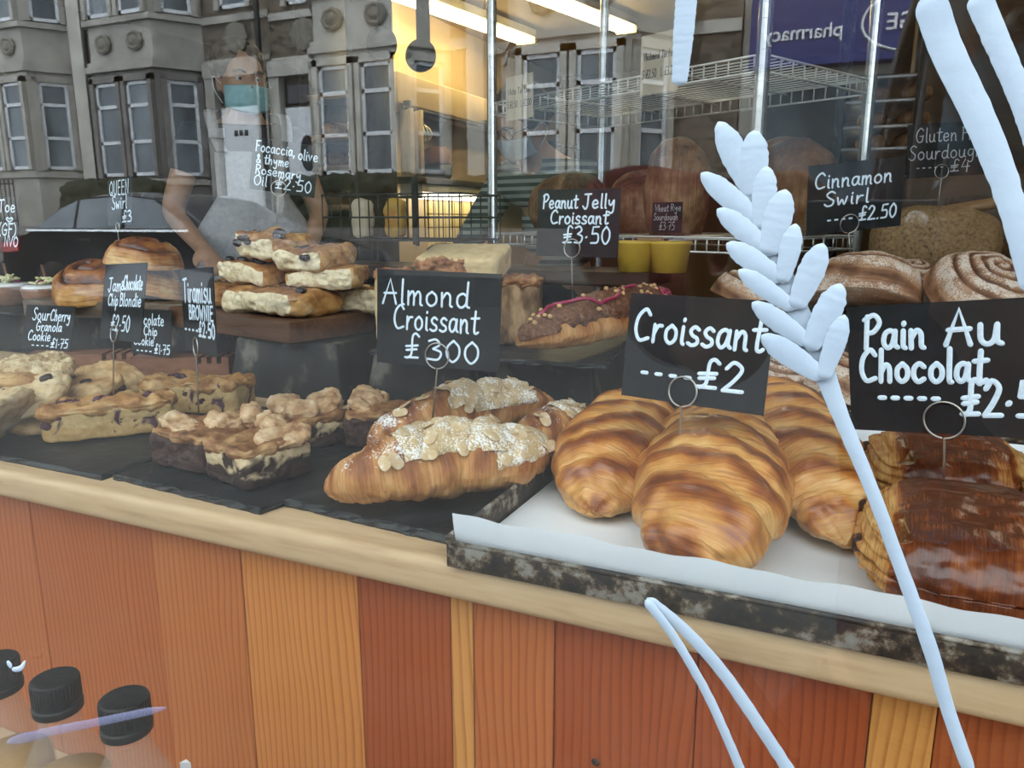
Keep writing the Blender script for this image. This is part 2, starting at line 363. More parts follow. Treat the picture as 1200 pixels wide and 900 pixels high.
# ------------------------------------------------------------------ handwriting: a single-stroke hand, drawn with a round chalk pen
GL = {
'a': "44,48 28,56 10,45 6,18 20,2 36,14 45,48|46,54 45,14 55,3", 'b': "8,100 8,2|8,28 26,54 46,40 44,10 24,0 8,8", 'c': "45,46 28,56 9,42 8,16 24,0 46,9",
'd': "44,46 28,55 9,42 8,14 24,0 42,14 46,44|48,100 46,40 47,8 57,1", 'e': "8,27 43,32 40,50 24,57 8,40 9,14 26,0 47,9", 'f': "46,92 34,101 23,86 20,0|4,52 42,55",
'g': "45,46 28,56 10,44 9,20 26,9 43,26 46,52|46,54 44,-18 28,-36 8,-26", 'h': "9,100 8,0|8,28 26,53 41,42 43,0", 'i': "10,54 10,10 17,1|11,74 12,78", 'j': "20,54 20,-20 8,-34|20,74 21,78",
'k': "9,100 8,0|43,54 10,26|18,32 46,0", 'l': "10,100 10,10 18,0", 'm': "6,54 7,0|7,32 21,54 30,42 31,0|31,32 46,54 57,42 59,6 66,0", 'n': "6,54 8,0|8,30 25,54 40,43 42,8 50,1",
'o': "28,56 9,40 9,14 27,0 46,14 46,40 28,56", 'p': "8,54 6,-38|8,32 24,55 44,42 43,12 24,2 8,12", 'r': "8,54 8,0|8,26 22,50 38,52", 's': "42,49 26,57 11,45 19,31 38,22 40,8 22,0 5,6",
't': "24,92 21,14 31,1 44,7|3,62 46,65", 'u': "6,54 8,14 22,0 38,12 44,54|44,54 45,10 55,1", 'v': "!4,54 22,0 42,54", 'w': "4,54 12,2 27,38 41,2 54,56", 'x': "!4,54 42,0|!42,54 4,0", 'y': "6,54 10,30 24,22 42,54|44,54 42,-18 26,-36 7,-26", 'z': "!4,54 40,54 6,0 44,0",
'A': "!0,0 30,100 58,0|!6,42 56,44", 'B': "!8,100 8,0|8,100 38,96 40,62 8,54|8,54 48,46 46,6 8,0", 'C': "60,84 40,101 12,76 6,34 26,2 62,10", 'D': "!8,100 8,0|8,100 50,86 56,36 34,4 8,0", 'E': "!46,100 8,100 8,0 48,0|!8,52 40,54",
'F': "!8,100 8,0|!2,98 56,102|!8,54 42,56", 'G': "60,84 40,101 12,76 6,34 26,2 54,10 58,44|!34,44 64,46", 'H': "!8,100 8,0|!52,100 52,0|!8,50 52,52", 'I': "!10,100 10,0", 'J': "40,100 38,20 22,-6 4,14|!14,100 62,102", 'K': "!8,100 8,0|!50,98 10,46|!16,54 52,0", 'L': "!8,100 8,0 46,0",
'M': "!4,0 10,100 34,30 58,100 64,0", 'N': "!6,0 8,100 48,0 50,100", 'O': "36,101 8,74 6,28 32,0 58,28 58,74 36,101", 'P': "!10,102 6,0|0,92 34,106 54,82 34,54 8,50", 'Q': "34,101 8,74 6,28 32,0 56,28 56,74 34,101|!36,24 62,-8",
'R': "!8,100 8,0|8,100 46,90 40,58 8,52|!20,52 50,0", 'S': "52,90 32,102 10,82 22,58 46,36 40,6 16,0 0,14", 'T': "!30,100 28,0|!0,98 62,102", 'U': "8,100 10,20 28,0 46,20 50,100", 'V': "!2,100 26,0 50,100", 'W': "!2,100 18,0 34,70 50,0 66,100", 'Y': "!4,100 28,52|!54,100 20,0", 'Z': "!4,100 50,100 4,0 54,0",
'0': "28,101 8,70 8,28 28,0 48,28 48,72 28,101", '1': "!6,80 22,100 20,0", '2': "6,78 24,101 46,80 30,40 4,2|!4,2 54,4", '3': "6,92 30,101 44,78 22,56|22,56 50,40 40,6 4,6", '4': "!26,100 4,36 54,40|!42,70 38,-6", '5': "!48,100 14,98 10,58|10,58 44,56 44,10 6,4", '6': "44,98 14,60 10,16 30,0 48,20 36,46 12,36", '7': "!4,98 50,100 22,0|!14,50 48,54", '8': "28,54 8,80 28,101 46,80 28,54 6,24 28,0 50,24 28,54", '9': "44,78 26,101 8,78 24,52 44,74 38,0",
'£': "58,92 44,104 32,88 30,20 14,2|!6,4 56,6|!8,50 54,56|!10,34 50,40", '&': "52,30 30,0 8,18 34,62 28,90 14,76 28,44 56,4", '.': "10,2 13,5", '·': "10,36 14,40", ',': "14,8 6,-18", '-': "!2,30 30,30", '(': "26,108 8,70 8,24 26,-10", ')': "6,108 26,70 26,24 8,-10", '♥': "26,8 2,50 14,70 26,52 40,70 52,50 26,8", '’': "10,100 4,80"}
WID = {'i': 20, 'l': 20, 'm': 68, 'w': 60, 'I': 22, 'M': 72, 'W': 72, '.': 22, '·': 26, ',': 22, '1': 32, 'f': 44, 'r': 40, 't': 44, '-': 36, 'C': 66, 'G': 70, 'O': 64, 'A': 64, 'j': 26, '(': 30, ')': 30, 'T': 64, 'J': 62, '£': 62, '♥': 60, 's': 46, 'U': 58, 'Q': 64, 'N': 58, 'D': 62}
def strokes(text):
    """list of polylines (unit cap height) and the width of the line"""
    out = []; x = 0.0
    for ch in text:
        if ch == ' ': x += .36; continue
        for s in GL[ch].split('|'):
            hard = s[0] == '!'; P = np.array([[float(a)/100 for a in q.split(',')] for q in s.lstrip('!').split()])
            P[:, 0] += x
            out.append(P if hard else catmull(P, 5*len(P)-4) if len(P) > 2 else P)
        x += WID.get(ch, 54)/100+.10
    return out, x-.10
def ribbons(lines, w, h):
    """flat strokes with round ends and a slightly raised middle; lines are 2-D, returns V (x, y, height), F"""
    Vs = []; F = []; n = 0
    for P in lines:
        P = np.asarray(P, float); d = np.diff(P, axis=0); L = np.linalg.norm(d, axis=1); keep = np.r_[True, L > 1e-6]; P = P[keep]
        if len(P) < 2: continue
        d = np.diff(P, axis=0); d /= np.linalg.norm(d, axis=1)[:, None]
        T = np.vstack([d[:1], (d[1:]+d[:-1]), d[-1:]]); T /= np.linalg.norm(T, axis=1)[:, None]+1e-9
        pts = [P[0]-T[0]*w*.5, P[0]-T[0]*w*.36, P[0]-T[0]*w*.12] + list(P) + [P[-1]+T[-1]*w*.12, P[-1]+T[-1]*w*.36, P[-1]+T[-1]*w*.5]
        ww = [.12, .32, .46]+[.5]*len(P)+[.46, .32, .12]; tt = [T[0]]*3+list(T)+[T[-1]]*3
        for p, k, t in zip(pts, ww, tt):
            nrm = np.array([-t[1], t[0]]); a = p+nrm*w*k; b = p-nrm*w*k
            Vs += [(a[0], a[1], 0), (p[0], p[1], h), (b[0], b[1], 0)]
        m = len(pts)
        for i in range(m-1):
            for j in (0, 1): F.append((n+3*i+j, n+3*i+j+1, n+3*i+j+4, n+3*i+j+3))
        n += 3*m
    return np.array(Vs), F
def written(lines, W, H, pen):
    """lines: (text, x, y, cap height, width) in fractions of a W x H card; y is the baseline"""
    polys = []
    for (t, x, y, h, w) in lines:
        st, tw = strokes(t); sy = h*H; sx = w*W/tw
        for P in st:
            Q = P.copy(); Q[:, 0] = x*W+Q[:, 0]*sx+P[:, 1]*sy*.04; Q[:, 1] = y*H+Q[:, 1]*sy; polys.append(Q)
    return ribbons(polys, pen, pen*.22)

# ------------------------------------------------------------------ the setting
S = 'structure'
def struct(name, V, F, mat, parent=None, smooth=False, **kw):
    o = mk(name, V, F, mat, parent, smooth=smooth, **kw)
    if parent is None: o['kind'] = S
    return o
ZT = .776                                    # counter top
M_FLOOR = noisy('shop_floor', [(.3, (.05, .04, .032)), (.7, (.09, .07, .055))], 3, 4, .5, 0)
M_WALLD = noisy('dark_plaster', [(.3, (.06, .05, .042)), (.7, (.09, .075, .06))], 4, 4, .8, 0)
M_CREAM = noisy('cream_paint', [(.3, (.50, .38, .22)), (.7, (.58, .45, .27))], 2, 3, .6, 0)
M_WALLB = noisy('brown_back_wall', [(.3, (.055, .038, .024)), (.7, (.085, .058, .036))], 3, 4, .8, 0)
M_CEIL = noisy('ceiling_paint', [(.3, (.32, .25, .16)), (.7, (.40, .31, .20))], 2, 3, .8, 0)
M_PAVE = noisy('paving', [(.3, (.04, .04, .04)), (.7, (.075, .075, .073))], 6, 6, .8, .2)
M_ROAD = noisy('asphalt', [(.3, (.035, .035, .036)), (.7, (.06, .06, .06))], 40, 6, .75, .2)
M_FRAME = flat('dark_green_frame', (.02, .03, .028), .4)
struct('floor', *box((-5.2, .30, -.12), (2.2, 7.6, 0)), M_FLOOR)
struct('ceiling', *box((-5.2, .02, 2.5), (2.2, 7.6, 2.6)), M_CEIL)
struct('wall_left', *box((-5.3, 0, -.12), (-5.2, 7.7, 2.6)), M_WALLD)
struct('wall_right', *box((2.2, 0, -.12), (2.3, 7.7, 2.6)), M_WALLD)
struct('wall_back', *box((-5.3, 7.6, -.12), (2.3, 7.7, 2.6)), M_WALLB)
WX0, WX1, WZ0, WZ1 = -3.6, 1.7, .42, 2.42
V, F = join(box((-5.3, -.06, -.1), (2.3, .06, WZ0-.05)), box((-5.3, -.06, WZ1+.05), (2.3, .06, 5.2)), box((-5.3, -.06, WZ0-.05), (WX0-.05, .06, WZ1+.05)), box((WX1+.05, -.06, WZ0-.05), (2.3, .06, WZ1+.05)))
struct('wall_front', V, F, M_FRAME)
V, F = join(box((WX0-.05, -.05, WZ0-.05), (WX1+.05, .03, WZ0)), box((WX0-.05, -.05, WZ1), (WX1+.05, .03, WZ1+.05)), box((WX0-.05, -.05, WZ0), (WX0, .03, WZ1)), box((WX1, -.05, WZ0), (WX1+.05, .03, WZ1)))
win = struct('window_1', V, F, M_FRAME)
mk('pane', *box((WX0, -.006, WZ0), (WX1, 0, WZ1)), M_GLASS, win, smooth=False)
struct('pavement', *box((-40, -2.6, -.25), (25, -.06, 0)), M_PAVE)
struct('road', *box((-40, -9.0, -.30), (25, -2.6, -.08)), M_ROAD)
struct('pavement_opposite', *box((-40, -13.5, -.25), (25, -9.0, .30)), M_PAVE)

# wooden riser under the counter: upright boards of different colour, one mesh
seams = [-1.75, -1.52, -1.34, -1.17, -1.02, -.862, -.664, -.541, -.401, -.303, -.281, -.206, -.089, .03, .07, .19, .33, .48]
tones = [(.47, .2, .09), (.43, .17, .075), (.48, .21, .09), (.45, .18, .08), (.44, .175, .075), (.42, .16, .065), (.48, .21, .085), (.60, .31, .115), (.36, .115, .045), (.62, .38, .16), (.47, .19, .08), (.35, .105, .04), (.33, .095, .036), (.58, .35, .14), (.36, .12, .05), (.42, .15, .06), (.36, .12, .05)]
Vs = []; Fs = []; A = {'cr': [], 'cg': [], 'cb': [], 'pid': []}; n = 0
for i in range(len(seams)-1):
    V, F = bbox((seams[i]+.0004, .285+.0006*(i % 3), .27), (seams[i+1]-.0004, .303, ZT-.034), .0008, 1)
    Vs.append(V); Fs += [tuple(k+n for k in f) for f in F]; n += len(V)
    for k, c, g in zip(('cr', 'cg', 'cb'), tones[i], (1.06, .80, .52)): A[k] += [c*g]*len(V)
    A['pid'] += [i*.37 % 1.0]*len(V)
ctr = Thing('display_counter', 'display counter clad with upright orange and red pine boards below the worktop', 'counter', (-.68, .8, 0))
ctr.part('board_cladding', np.vstack(Vs), Fs, M_PLANK, attrs=A, smooth=False)
V, F = bbox((-1.9, .26, ZT-.034), (.55, 1.29, ZT), .009, 4)
solo('worktop', 'thick pale beech worktop with rounded front edge under the slates', 'worktop', V, F, M_SLAB)
V, F = join(box((-1.9, .31, 0), (-1.86, 1.27, ZT-.0345)), box((.51, .31, 0), (.55, 1.27, ZT-.0345)), box((-1.86, 1.23, 0), (.51, 1.27, ZT-.0345)))
ctr.part('carcass', V, F, M_DARKWOOD, smooth=False)
struct('sill', *box((-1.9, .001, .40), (.55, .2845, .28)), M_SLAB)
V, F = lathe([(.0, .0), (.0028, 0), (.0036, .0006), (.001, .0012), (.0, .0012)], 14); ctr.part('wood_knot', euler(V, math.pi/2)+aty(698, 893, .2846), F, M_DARKWOOD)

# ------------------------------------------------------------------ pastry builders
def roll(spine, R, nb=7, flat=.85, seed=1, tilt=.05, ns=150, nv=72, tip=.30, thick=.16, zf=None, pw=2.2, ridge=1.0, bk=1.0):
    """a rolled, stepped croissant along a spine; returns grid (ns, nv, 3), faces, uv, bake"""
    P = catmull(spine, 200); L = np.r_[0, np.cumsum(np.linalg.norm(np.diff(P, axis=0), axis=1))]; L /= L[-1]
    s = .5-.5*np.cos(np.linspace(0, math.pi, ns)); s = .6*s+.4*np.linspace(0, 1, ns)
    P = np.stack([np.interp(s, L, P[:, k]) for k in range(3)], 1)
    T = np.gradient(P, axis=0); T /= np.linalg.norm(T, axis=1)[:, None]
    N = np.cross(T, [0, 0, 1.0]); N /= np.linalg.norm(N, axis=1)[:, None]; B = np.cross(N, T)
    th = np.linspace(0, 2*math.pi, nv, endpoint=False); ct, st = np.cos(th), np.sin(th)
    se = np.clip(s[:, None]+tilt*ct[None, :]*np.sin(math.pi*s)[:, None], 0, 1)
    c = np.abs(2*se-1); nh = nb/2; c = np.clip(c+.022*np.sin(3*th+seed)[None, :]+.016*np.sin(7*th+2*seed)[None, :]*c, 0, 1); q = nh*c**1.25+.5; jb = np.floor(q); f = q-jb
    env = tip+(1-tip)*np.maximum(0, 1-c**pw)**.75
    cl = np.abs(2*s-1)[:, None]; close = np.sqrt(np.maximum(0, 1-cl**10))
    bul = np.sin(math.pi*np.clip(f, 0.001, 1)**.62)**.6
    r = R*env*(1+thick*(bul-.6)*(1-.3*c))*close
    up = np.where(st[None, :] < 0, .62, 1.0)*flat
    G = P[:, None, :]+r[:, :, None]*(ct[None, :, None]*N[:, None, :]+(st[None, :]*up)[:, :, None]*B[:, None, :])
    V = G.reshape(-1, 3); F, UV = gridfaces(ns, nv, False, True)
    n1 = fbm(V, 22, 3, seed); n2 = np.array([noise.noise(Vector((x*260, y*3, seed))) for x, y in zip(np.repeat(s, nv), np.tile(th, ns))])
    Nn = normals(V, F); V = V+Nn*(n1*R*.085+n2*R*.016*ridge)[:, None]
    if zf is not None: V[:, 2] = np.where(V[:, 2] < zf+.004, zf+.004*np.exp(np.minimum(0, (V[:, 2]-zf-.004)/.012)), V[:, 2])
    top = np.clip(.42+.75*st, 0, 1)[None, :]
    bake = (.17+.74*np.exp(-((f-.42)/.25)**2)*top*(1-.30*c)+.06*top)*bk
    bake = bake.ravel()+.16*fbm(V, 14, 2, seed+3)
    return V.reshape(ns, nv, 3), F, UV, bake
def patch(G, i0, i1, j0, j1, h, seed=1, wob=.35, nz=60, amp=.35):
    """a topping lying on part of a roll's surface with a wandering edge; returns V, F"""
    ns, nv, _ = G.shape; Fg, _u = gridfaces(ns, nv, False, True); N = normals(G.reshape(-1, 3), Fg).reshape(ns, nv, 3)
    ii = np.arange(i0, i1); jj = np.arange(j0, j1) % nv
    A = G[np.ix_(ii, jj)]; Nn = N[np.ix_(ii, jj)]; a, b = len(ii), len(jj)
    u = np.linspace(-1, 1, a)[:, None]; v = np.linspace(-1, 1, b)[None, :]
    pts = A.reshape(-1, 3); w = fbm(pts, 26, 3, seed).reshape(a, b); w2 = fbm(pts, nz, 3, seed+5).reshape(a, b)
    e = 1-np.maximum(np.abs(u)**2.2, np.abs(v)**2.2)+wob*w
    k = np.clip(e/.32, -.6, 1); k = np.where(k > 0, np.sqrt(np.maximum(k, 0)), k)
    V = A+Nn*(h*k*(1+amp*w2)-.0008)[:, :, None]; F, _ = gridfaces(a, b); return V.reshape(-1, 3), F
def on_roll(G, u, v):
    ns, nv, _ = G.shape; i = int(np.clip(u*(ns-1), 1, ns-2)); j = int(v*nv) % nv
    n = np.cross(G[i+1, j]-G[i-1, j], G[i, (j+1) % nv]-G[i, j-1]); n /= np.linalg.norm(n)
    c = G[i].mean(0); n = n if n@(G[i, j]-c) > 0 else -n
    return G[i, j], n
def stick(o, root_loc, p, n, spin, tilt=0.0):
    """put a small part on a surface point, its z along the normal"""
    q = Vector(n).to_track_quat('Z', 'Y').to_matrix().to_4x4()
    o.matrix_local = Matrix.Translation(Vector(np.asarray(p)-np.asarray(root_loc))) @ q @ Matrix.Rotation(spin, 4, 'Z') @ Matrix.Rotation(tilt, 4, 'X')
def share(o, name, parent):
    c = o.copy(); COL.objects.link(c); c.parent = parent; return c
def pxs(pts): return [atz(x, y, z) for x, y, z in pts]

def croissant(name, label, pts, R, seed, group=None, cat='croissant', **kw):
    G, F, UV, bake = roll(pxs(pts), R, seed=seed, **kw); V = G.reshape(-1, 3)
    return solo(name, label, cat, V, F, M_CROISS, group, uv=UV, attrs={'bake': bake})

def blob_rb(c, half, e=3.0, n=22, rz=0, rx=0, ry=0, amp=.002, sc=40, octv=3, seed=1, fn=None):
    V, F, P = rbox(*half, n=n, e=e)
    if fn: V = fn(V, P)
    V = roughen(V, F, amp, sc, octv, seed)
    V = euler(V, rx, ry, rz)+np.asarray(c); return V, F, P

# ------------------------------------------------------------------ tray with croissants
TX0, TX1, TY0, TY1, ZL = -.288, .335, .254, .862, .797
ZF = ZT+.003
tray = Thing('baking_tray', 'worn patinated steel baking tray jutting over the counter edge', 'tray', ((TX0+TX1)/2, (TY0+TY1)/2, ZT))
tray.part('tray_base', *bbox((TX0+.002, TY0+.002, ZT), (TX1-.002, TY1-.002, ZT+.002), .0006, 1), M_TRAY)
for lo, hi in (((TX0, TY0, ZT), (TX1, TY0+.0022, ZL)), ((TX0, TY1-.0022, ZT), (TX1, TY1, ZL)), ((TX0, TY0+.002, ZT), (TX0+.0022, TY1-.002, ZL+.004)), ((TX1-.0022, TY0+.002, ZT), (TX1, TY1-.002, ZL))):
    tray.part('tray_wall', *bbox(lo, hi, .0008, 2), M_TRAY)
for y in (TY0+.0011, TY1-.0011): tray.part('rolled_rim', *tube([(TX0, y, ZL), (TX1, y, ZL)], .0022, 10), M_TRAY)
for x in (TX0+.0011,): tray.part('rolled_rim', *tube([(x, TY0, ZL+.004), (x, TY1, ZL+.004)], .0022, 10), M_TRAY)
# greaseproof paper: floor sheet that turns up inside the front wall and stands above the lip
prof = [(.80, ZF+.010), (.78, ZF+.0005), (.6, ZF), (.45, ZF), (.33, ZF), (.285, ZF+.0004), (.270, ZF+.004), (.264, ZF+.012), (.2605, ZF+.024), (.2585, ZF+.034), (.2575, ZF+.0415)]
nx = 80; Vp = []
for i in range(nx):
    x = TX0+.004+(TX1-TX0-.010)*i/(nx-1)
    for k, (y, z) in enumerate(prof):
        w = .0007*math.sin(x*61)+.0005*math.sin(x*143+1)
        Vp.append((x, y+(w if k > 6 else 0), z+(.0005*math.sin(x*90+y*40) if 0 < k < 5 else 0)+(w*.8-.004*(x+.28)/.45 if k == len(prof)-1 else 0)+.0005))
V0 = np.array(Vp); F, _ = gridfaces(nx, len(prof)); F2 = [tuple(f[::-1]) for f in F]
o = solo('greaseproof_paper', 'white greaseproof paper lining the tray and standing above its front lip', 'paper', *join((V0, F), (V0+np.array([0, .0002, -.0002]), F2)), M_PAPER)

ZP = ZF+.001
croissant('croissant', 'glossy croissant nearest the tray front, seen end on under the £2 card', [(788, 672, .792), (818, 612, .816), (838, 556, .820), (846, 506, .812)], .067, 3, 'croissants on the tray', nb=8.4, flat=.74, zf=ZP, pw=2.3, tip=.52, tilt=.07)
croissant('croissant', 'croissant beside the tray wall, its tip resting on bare paper', [(694, 604, .793), (712, 552, .810), (735, 508, .816), (766, 488, .812)], .058, 5, 'croissants on the tray', nb=8, flat=.86, zf=ZP, tip=.26, tilt=-.07)
croissant('croissant', 'croissant leaning on the pain au chocolat, narrow tip towards the paper lip', [(992, 640, .793), (968, 588, .806), (936, 538, .816), (908, 490, .820), (896, 462, .82)], .058, 8, 'croissants on the tray', nb=9, flat=.86, zf=ZP, tip=.30, tilt=.04)
croissant('croissant', 'darker croissant mostly hidden behind the front one under the £2 card', [(775, 512, .80), (830, 503, .806), (890, 493, .80)], .044, 11, 'croissants on the tray', nb=7, flat=.85, zf=ZP, bk=1.15)

def pain(label, c, half, rz, seed, nb_sticks=2):
    def fn(V, P):
        # pillow: ends thinner, sides show the folded layers, a shallow seam runs across
        e = np.clip((np.abs(P[:, 0])-.62)/.38, 0, 1)
        V = V.copy(); V[:, 2] *= 1-.22*e**1.5; V[:, 1] *= 1-.10*e**2
        V[:, 2] += .0020*np.sin(V[:, 1]/half[1]*2.2+1)*(P[:, 2] > 0)
        lay = np.sin(P[:, 2]*11+P[:, 1]*2.5)*(np.abs(P[:, 0]) > .93)
        V[:, 0] += np.sign(P[:, 0])*lay*.0018
        V[:, 0] += np.sign(P[:, 0])*.0022*np.sin(P[:, 2]*20+3*P[:, 1])*(np.abs(P[:, 0]) > .7)*(P[:, 2] > -.8)
        return V
    V, F, P = rbox(*half, n=44, e=2.9); V0 = fn(V, P); X = V0.copy()
    V0 = roughen(V0, F, .0030, 22, 3, seed); V0 = roughen(V0, F, .0009, 120, 3, seed)
    ax = np.abs(X[:, 0])/half[0]; edge = ax+.06*fbm(X, 30, 2, seed)
    top = np.clip((X[:, 2]/half[2]+.65)/.6, 0, 1)
    bake = np.where(edge < .66, .74, .14)*(.55+.45*top)
    sm = np.clip((edge-.60)/.10, 0, 1); bake = (.80*(1-sm)+.16*sm)*(.45+.55*top)+.18*fbm(X, 35, 3, seed+2)
    # pale patch where two pieces touched
    d = np.hypot((X[:, 0]-.45*half[0])/(.18*half[0]), (X[:, 1]+.78*half[1])/(.32*half[1])); bake -= .42*np.clip(1.2-d, 0, 1)*(edge < .7)
    UV = []
    for f in F:
        for k in f: UV.append((X[k, 0]/half[0]*.5+.5, (X[k, 1]+X[k, 2])/half[1]*.5))
    b = np.array([c[0], c[1], c[2]])
    t = Thing('pain_au_chocolat', label, 'pastry', b, rz, 'pains au chocolat on the tray')
    W = V0+np.array([0, 0, half[2]]); W[:, 2] = np.maximum(W[:, 2], .0006)
    t.part('pastry_body', W, F, M_PAIN, local=True, uv=UV, attrs={'bake': bake})
    for k, (yy, zz) in enumerate([(-.35, 1.05), (.38, 1.2)][:nb_sticks]):
        Vc, Fc, _ = rbox(.010, .0085, .006, n=8, e=4); Vc = roughen(Vc, Fc, .001, 90, 2, k)
        t.part('chocolate_stick', Vc+np.array([-half[0]*.905, half[1]*yy, half[2]*zz]), Fc, M_CHOC, local=True)
    return t
M_CHOC = noisy('dark_chocolate', [(.3, (.018, .010, .008)), (.7, (.045, .024, .018))], 60, 3, .35, .2)
c = aty(1128, 640, .355); pain('pain au chocolat with a glossy wrinkled brown top, nearest the tray front', (c[0]+.004, .372, ZP), (.072, .094, .034), math.radians(-3), 2)
c = aty(1120, 545, .53); pain('pain au chocolat directly behind the front one, under its price card', (c[0]-.004, .558, ZP), (.070, .088, .036), math.radians(3), 4)
c = aty(1258, 580, .50); pain('pain au chocolat cut by the picture edge, only its pale folded side showing', (c[0]+.020, .47, ZP), (.062, .085, .034), math.radians(-6), 6)

# ------------------------------------------------------------------ slates on the counter
def slate(label, corners, z, th, seed, cat='slate', group='slates on the counter'):
    """a riven slate: polygon with chipped edges"""
    P = np.array(corners, float); n = 26; E = []
    for i in range(len(P)):
        a, b = P[i], P[(i+1) % len(P)]
        for k in range(n): E.append(a+(b-a)*k/n)
    E = np.array(E); c = E.mean(0); m = len(E)
    rg = np.random.default_rng(seed); jit = lambda s: rg.normal(0, s, (m, 2))
    rings = [(E+jit(.0006)+(c-E)*.004, z), (E+jit(.0012), z+th*.35), (E+jit(.0011)+(c-E)*.006, z+th*.75), (E+jit(.0012)+(c-E)*.016, z+th)]
    V = np.vstack([np.c_[r, np.full(m, h)+(rg.normal(0, th*.05, m) if i == 2 else 0)] for i, (r, h) in enumerate(rings)]); F = []
    for k in range(3):
        for i in range(m): F.append((k*m+i, k*m+(i+1) % m, (k+1)*m+(i+1) % m, (k+1)*m+i))
    F += [tuple(range(m))[::-1], tuple(3*m+i for i in range(m))]
    return solo('serving_slate', label, cat, V, F, M_SLATE, group, smooth=False)
slate('serving slate under the cookies and fruit slices', [(-1.25, .285), (-.728, .283), (-.735, .60), (-1.25, .60)], ZT, .0065, 1)
slate('rough-edged serving slate under the brownies', [(-.722, .291), (-.503, .277), (-.455, .60), (-.705, .60)], ZT, .0065, 2)
slate('smooth serving slate under the almond croissants, next to the steel tray', [(-.498, .304), (-.293, .289), (-.293, .84), (-.44, .84)], ZT+.0002, .0075, 3)
ZS = ZT+.0075

# ------------------------------------------------------------------ almond croissants
M_CREAM2 = noisy('almond_cream', [(.3, (.52, .36, .17)), (.7, (.70, .55, .32))], 60, 4, .7, .5, 140)
def m_sugar(name, base, amt):
    m, nt = newmat(name); ob = coords(nt, 'Object'); d = mth(nt, 'ADD', mth(nt, 'MULTIPLY', tnoise(nt, ob, 520, 2), .55), mth(nt, 'MULTIPLY', tnoise(nt, ob, 55, 3), .45))
    f = ramp(nt, d, [(amt-.05, 0.0), (amt+.05, 1.0)]); c = mixc(nt, f, ramp(nt, tnoise(nt, ob, 40, 3), [(.3, base[0]), (.7, base[1])]), (.9, .88, .85))
    finish(nt, c, .7, .3, 0, tnoise(nt, ob, 200, 3), .5, .0015); return m
M_CREAMSG = m_sugar('sugared_almond_cream', ((.46, .30, .13), (.66, .50, .28)), .535)
M_FLAKE = m_sugar('sugared_almond_flake', ((.55, .38, .2), (.72, .56, .36)), .60)
flake_me = None
def almond_croissant(label, pts, R, seed, nflakes, cream, fl=(.3, .82), group='almond croissants on the slate', zf=ZS+.0008):
    global flake_me
    G, F, UV, bake = roll(pxs(pts), R, nb=8, flat=.95, seed=seed, tilt=.06, tip=.20, zf=zf, thick=.13, pw=2.0, ridge=2.2, bk=1.05)
    V = G.reshape(-1, 3); ns, nv, _ = G.shape; st = np.sin(np.linspace(0, 2*math.pi, nv, endpoint=False))
    dust = np.clip(st*.55+.02, -.4, .5)[None, :]*np.ones((ns, 1))+.25*fbm(V, 18, 2, seed).reshape(ns, nv)
    t = Thing('almond_croissant', label, 'croissant', base_of(V), group=group)
    t.part('pastry_body', V, F, M_ALMCR, uv=UV, attrs={'bake': bake, 'dust': dust.ravel()})
    for (u0, u1, v0, v1) in cream:
        t.part('almond_cream', *patch(G, int(u0*ns), int(u1*ns), int(v0*nv), int(v1*nv), .0046, seed+int(u0*9), .75), M_CREAMSG)
    rg = np.random.default_rng(seed)
    for k in range(nflakes):
        u = rg.uniform(*fl); v = rg.uniform(.08, .27); p, n = on_roll(G, u, v)
        if flake_me is None:
            Vf, Ff, _ = rbox(.0085, .0058, .0010, n=8, e=2.6); Vf[:, 2] += .0015*np.sin(Vf[:, 0]*180)
            o = mk('flaked_almond', Vf, Ff, M_FLAKE, t.o); flake_me = o
        else: o = share(flake_me, 'flaked_almond', t.o)
        stick(o, t.loc, p+n*.0036, n, rg.uniform(0, 6), rg.uniform(-.3, .3))
    return t
almond_croissant('sugar-dusted almond croissant lying at the front edge of its slate', [(384, 570, .800), (440, 562, .812), (520, 546, .817), (590, 542, .815), (632, 530, .807)], .043, 21, 24, [(.34, .66, .10, .34), (.60, .96, .03, .36)])
almond_croissant('almond croissant behind the front one, tilted up at one end', [(430, 522, .803), (490, 500, .815), (560, 484, .819), (615, 478, .822), (656, 474, .822)], .042, 22, 22, [(.40, .78, .06, .30)], (.2, .8))
almond_croissant('almond croissant tucked between its neighbours and the steel tray', [(590, 524, .806), (640, 511, .812), (690, 497, .806)], .034, 23, 6, [(.45, .9, .04, .32)])

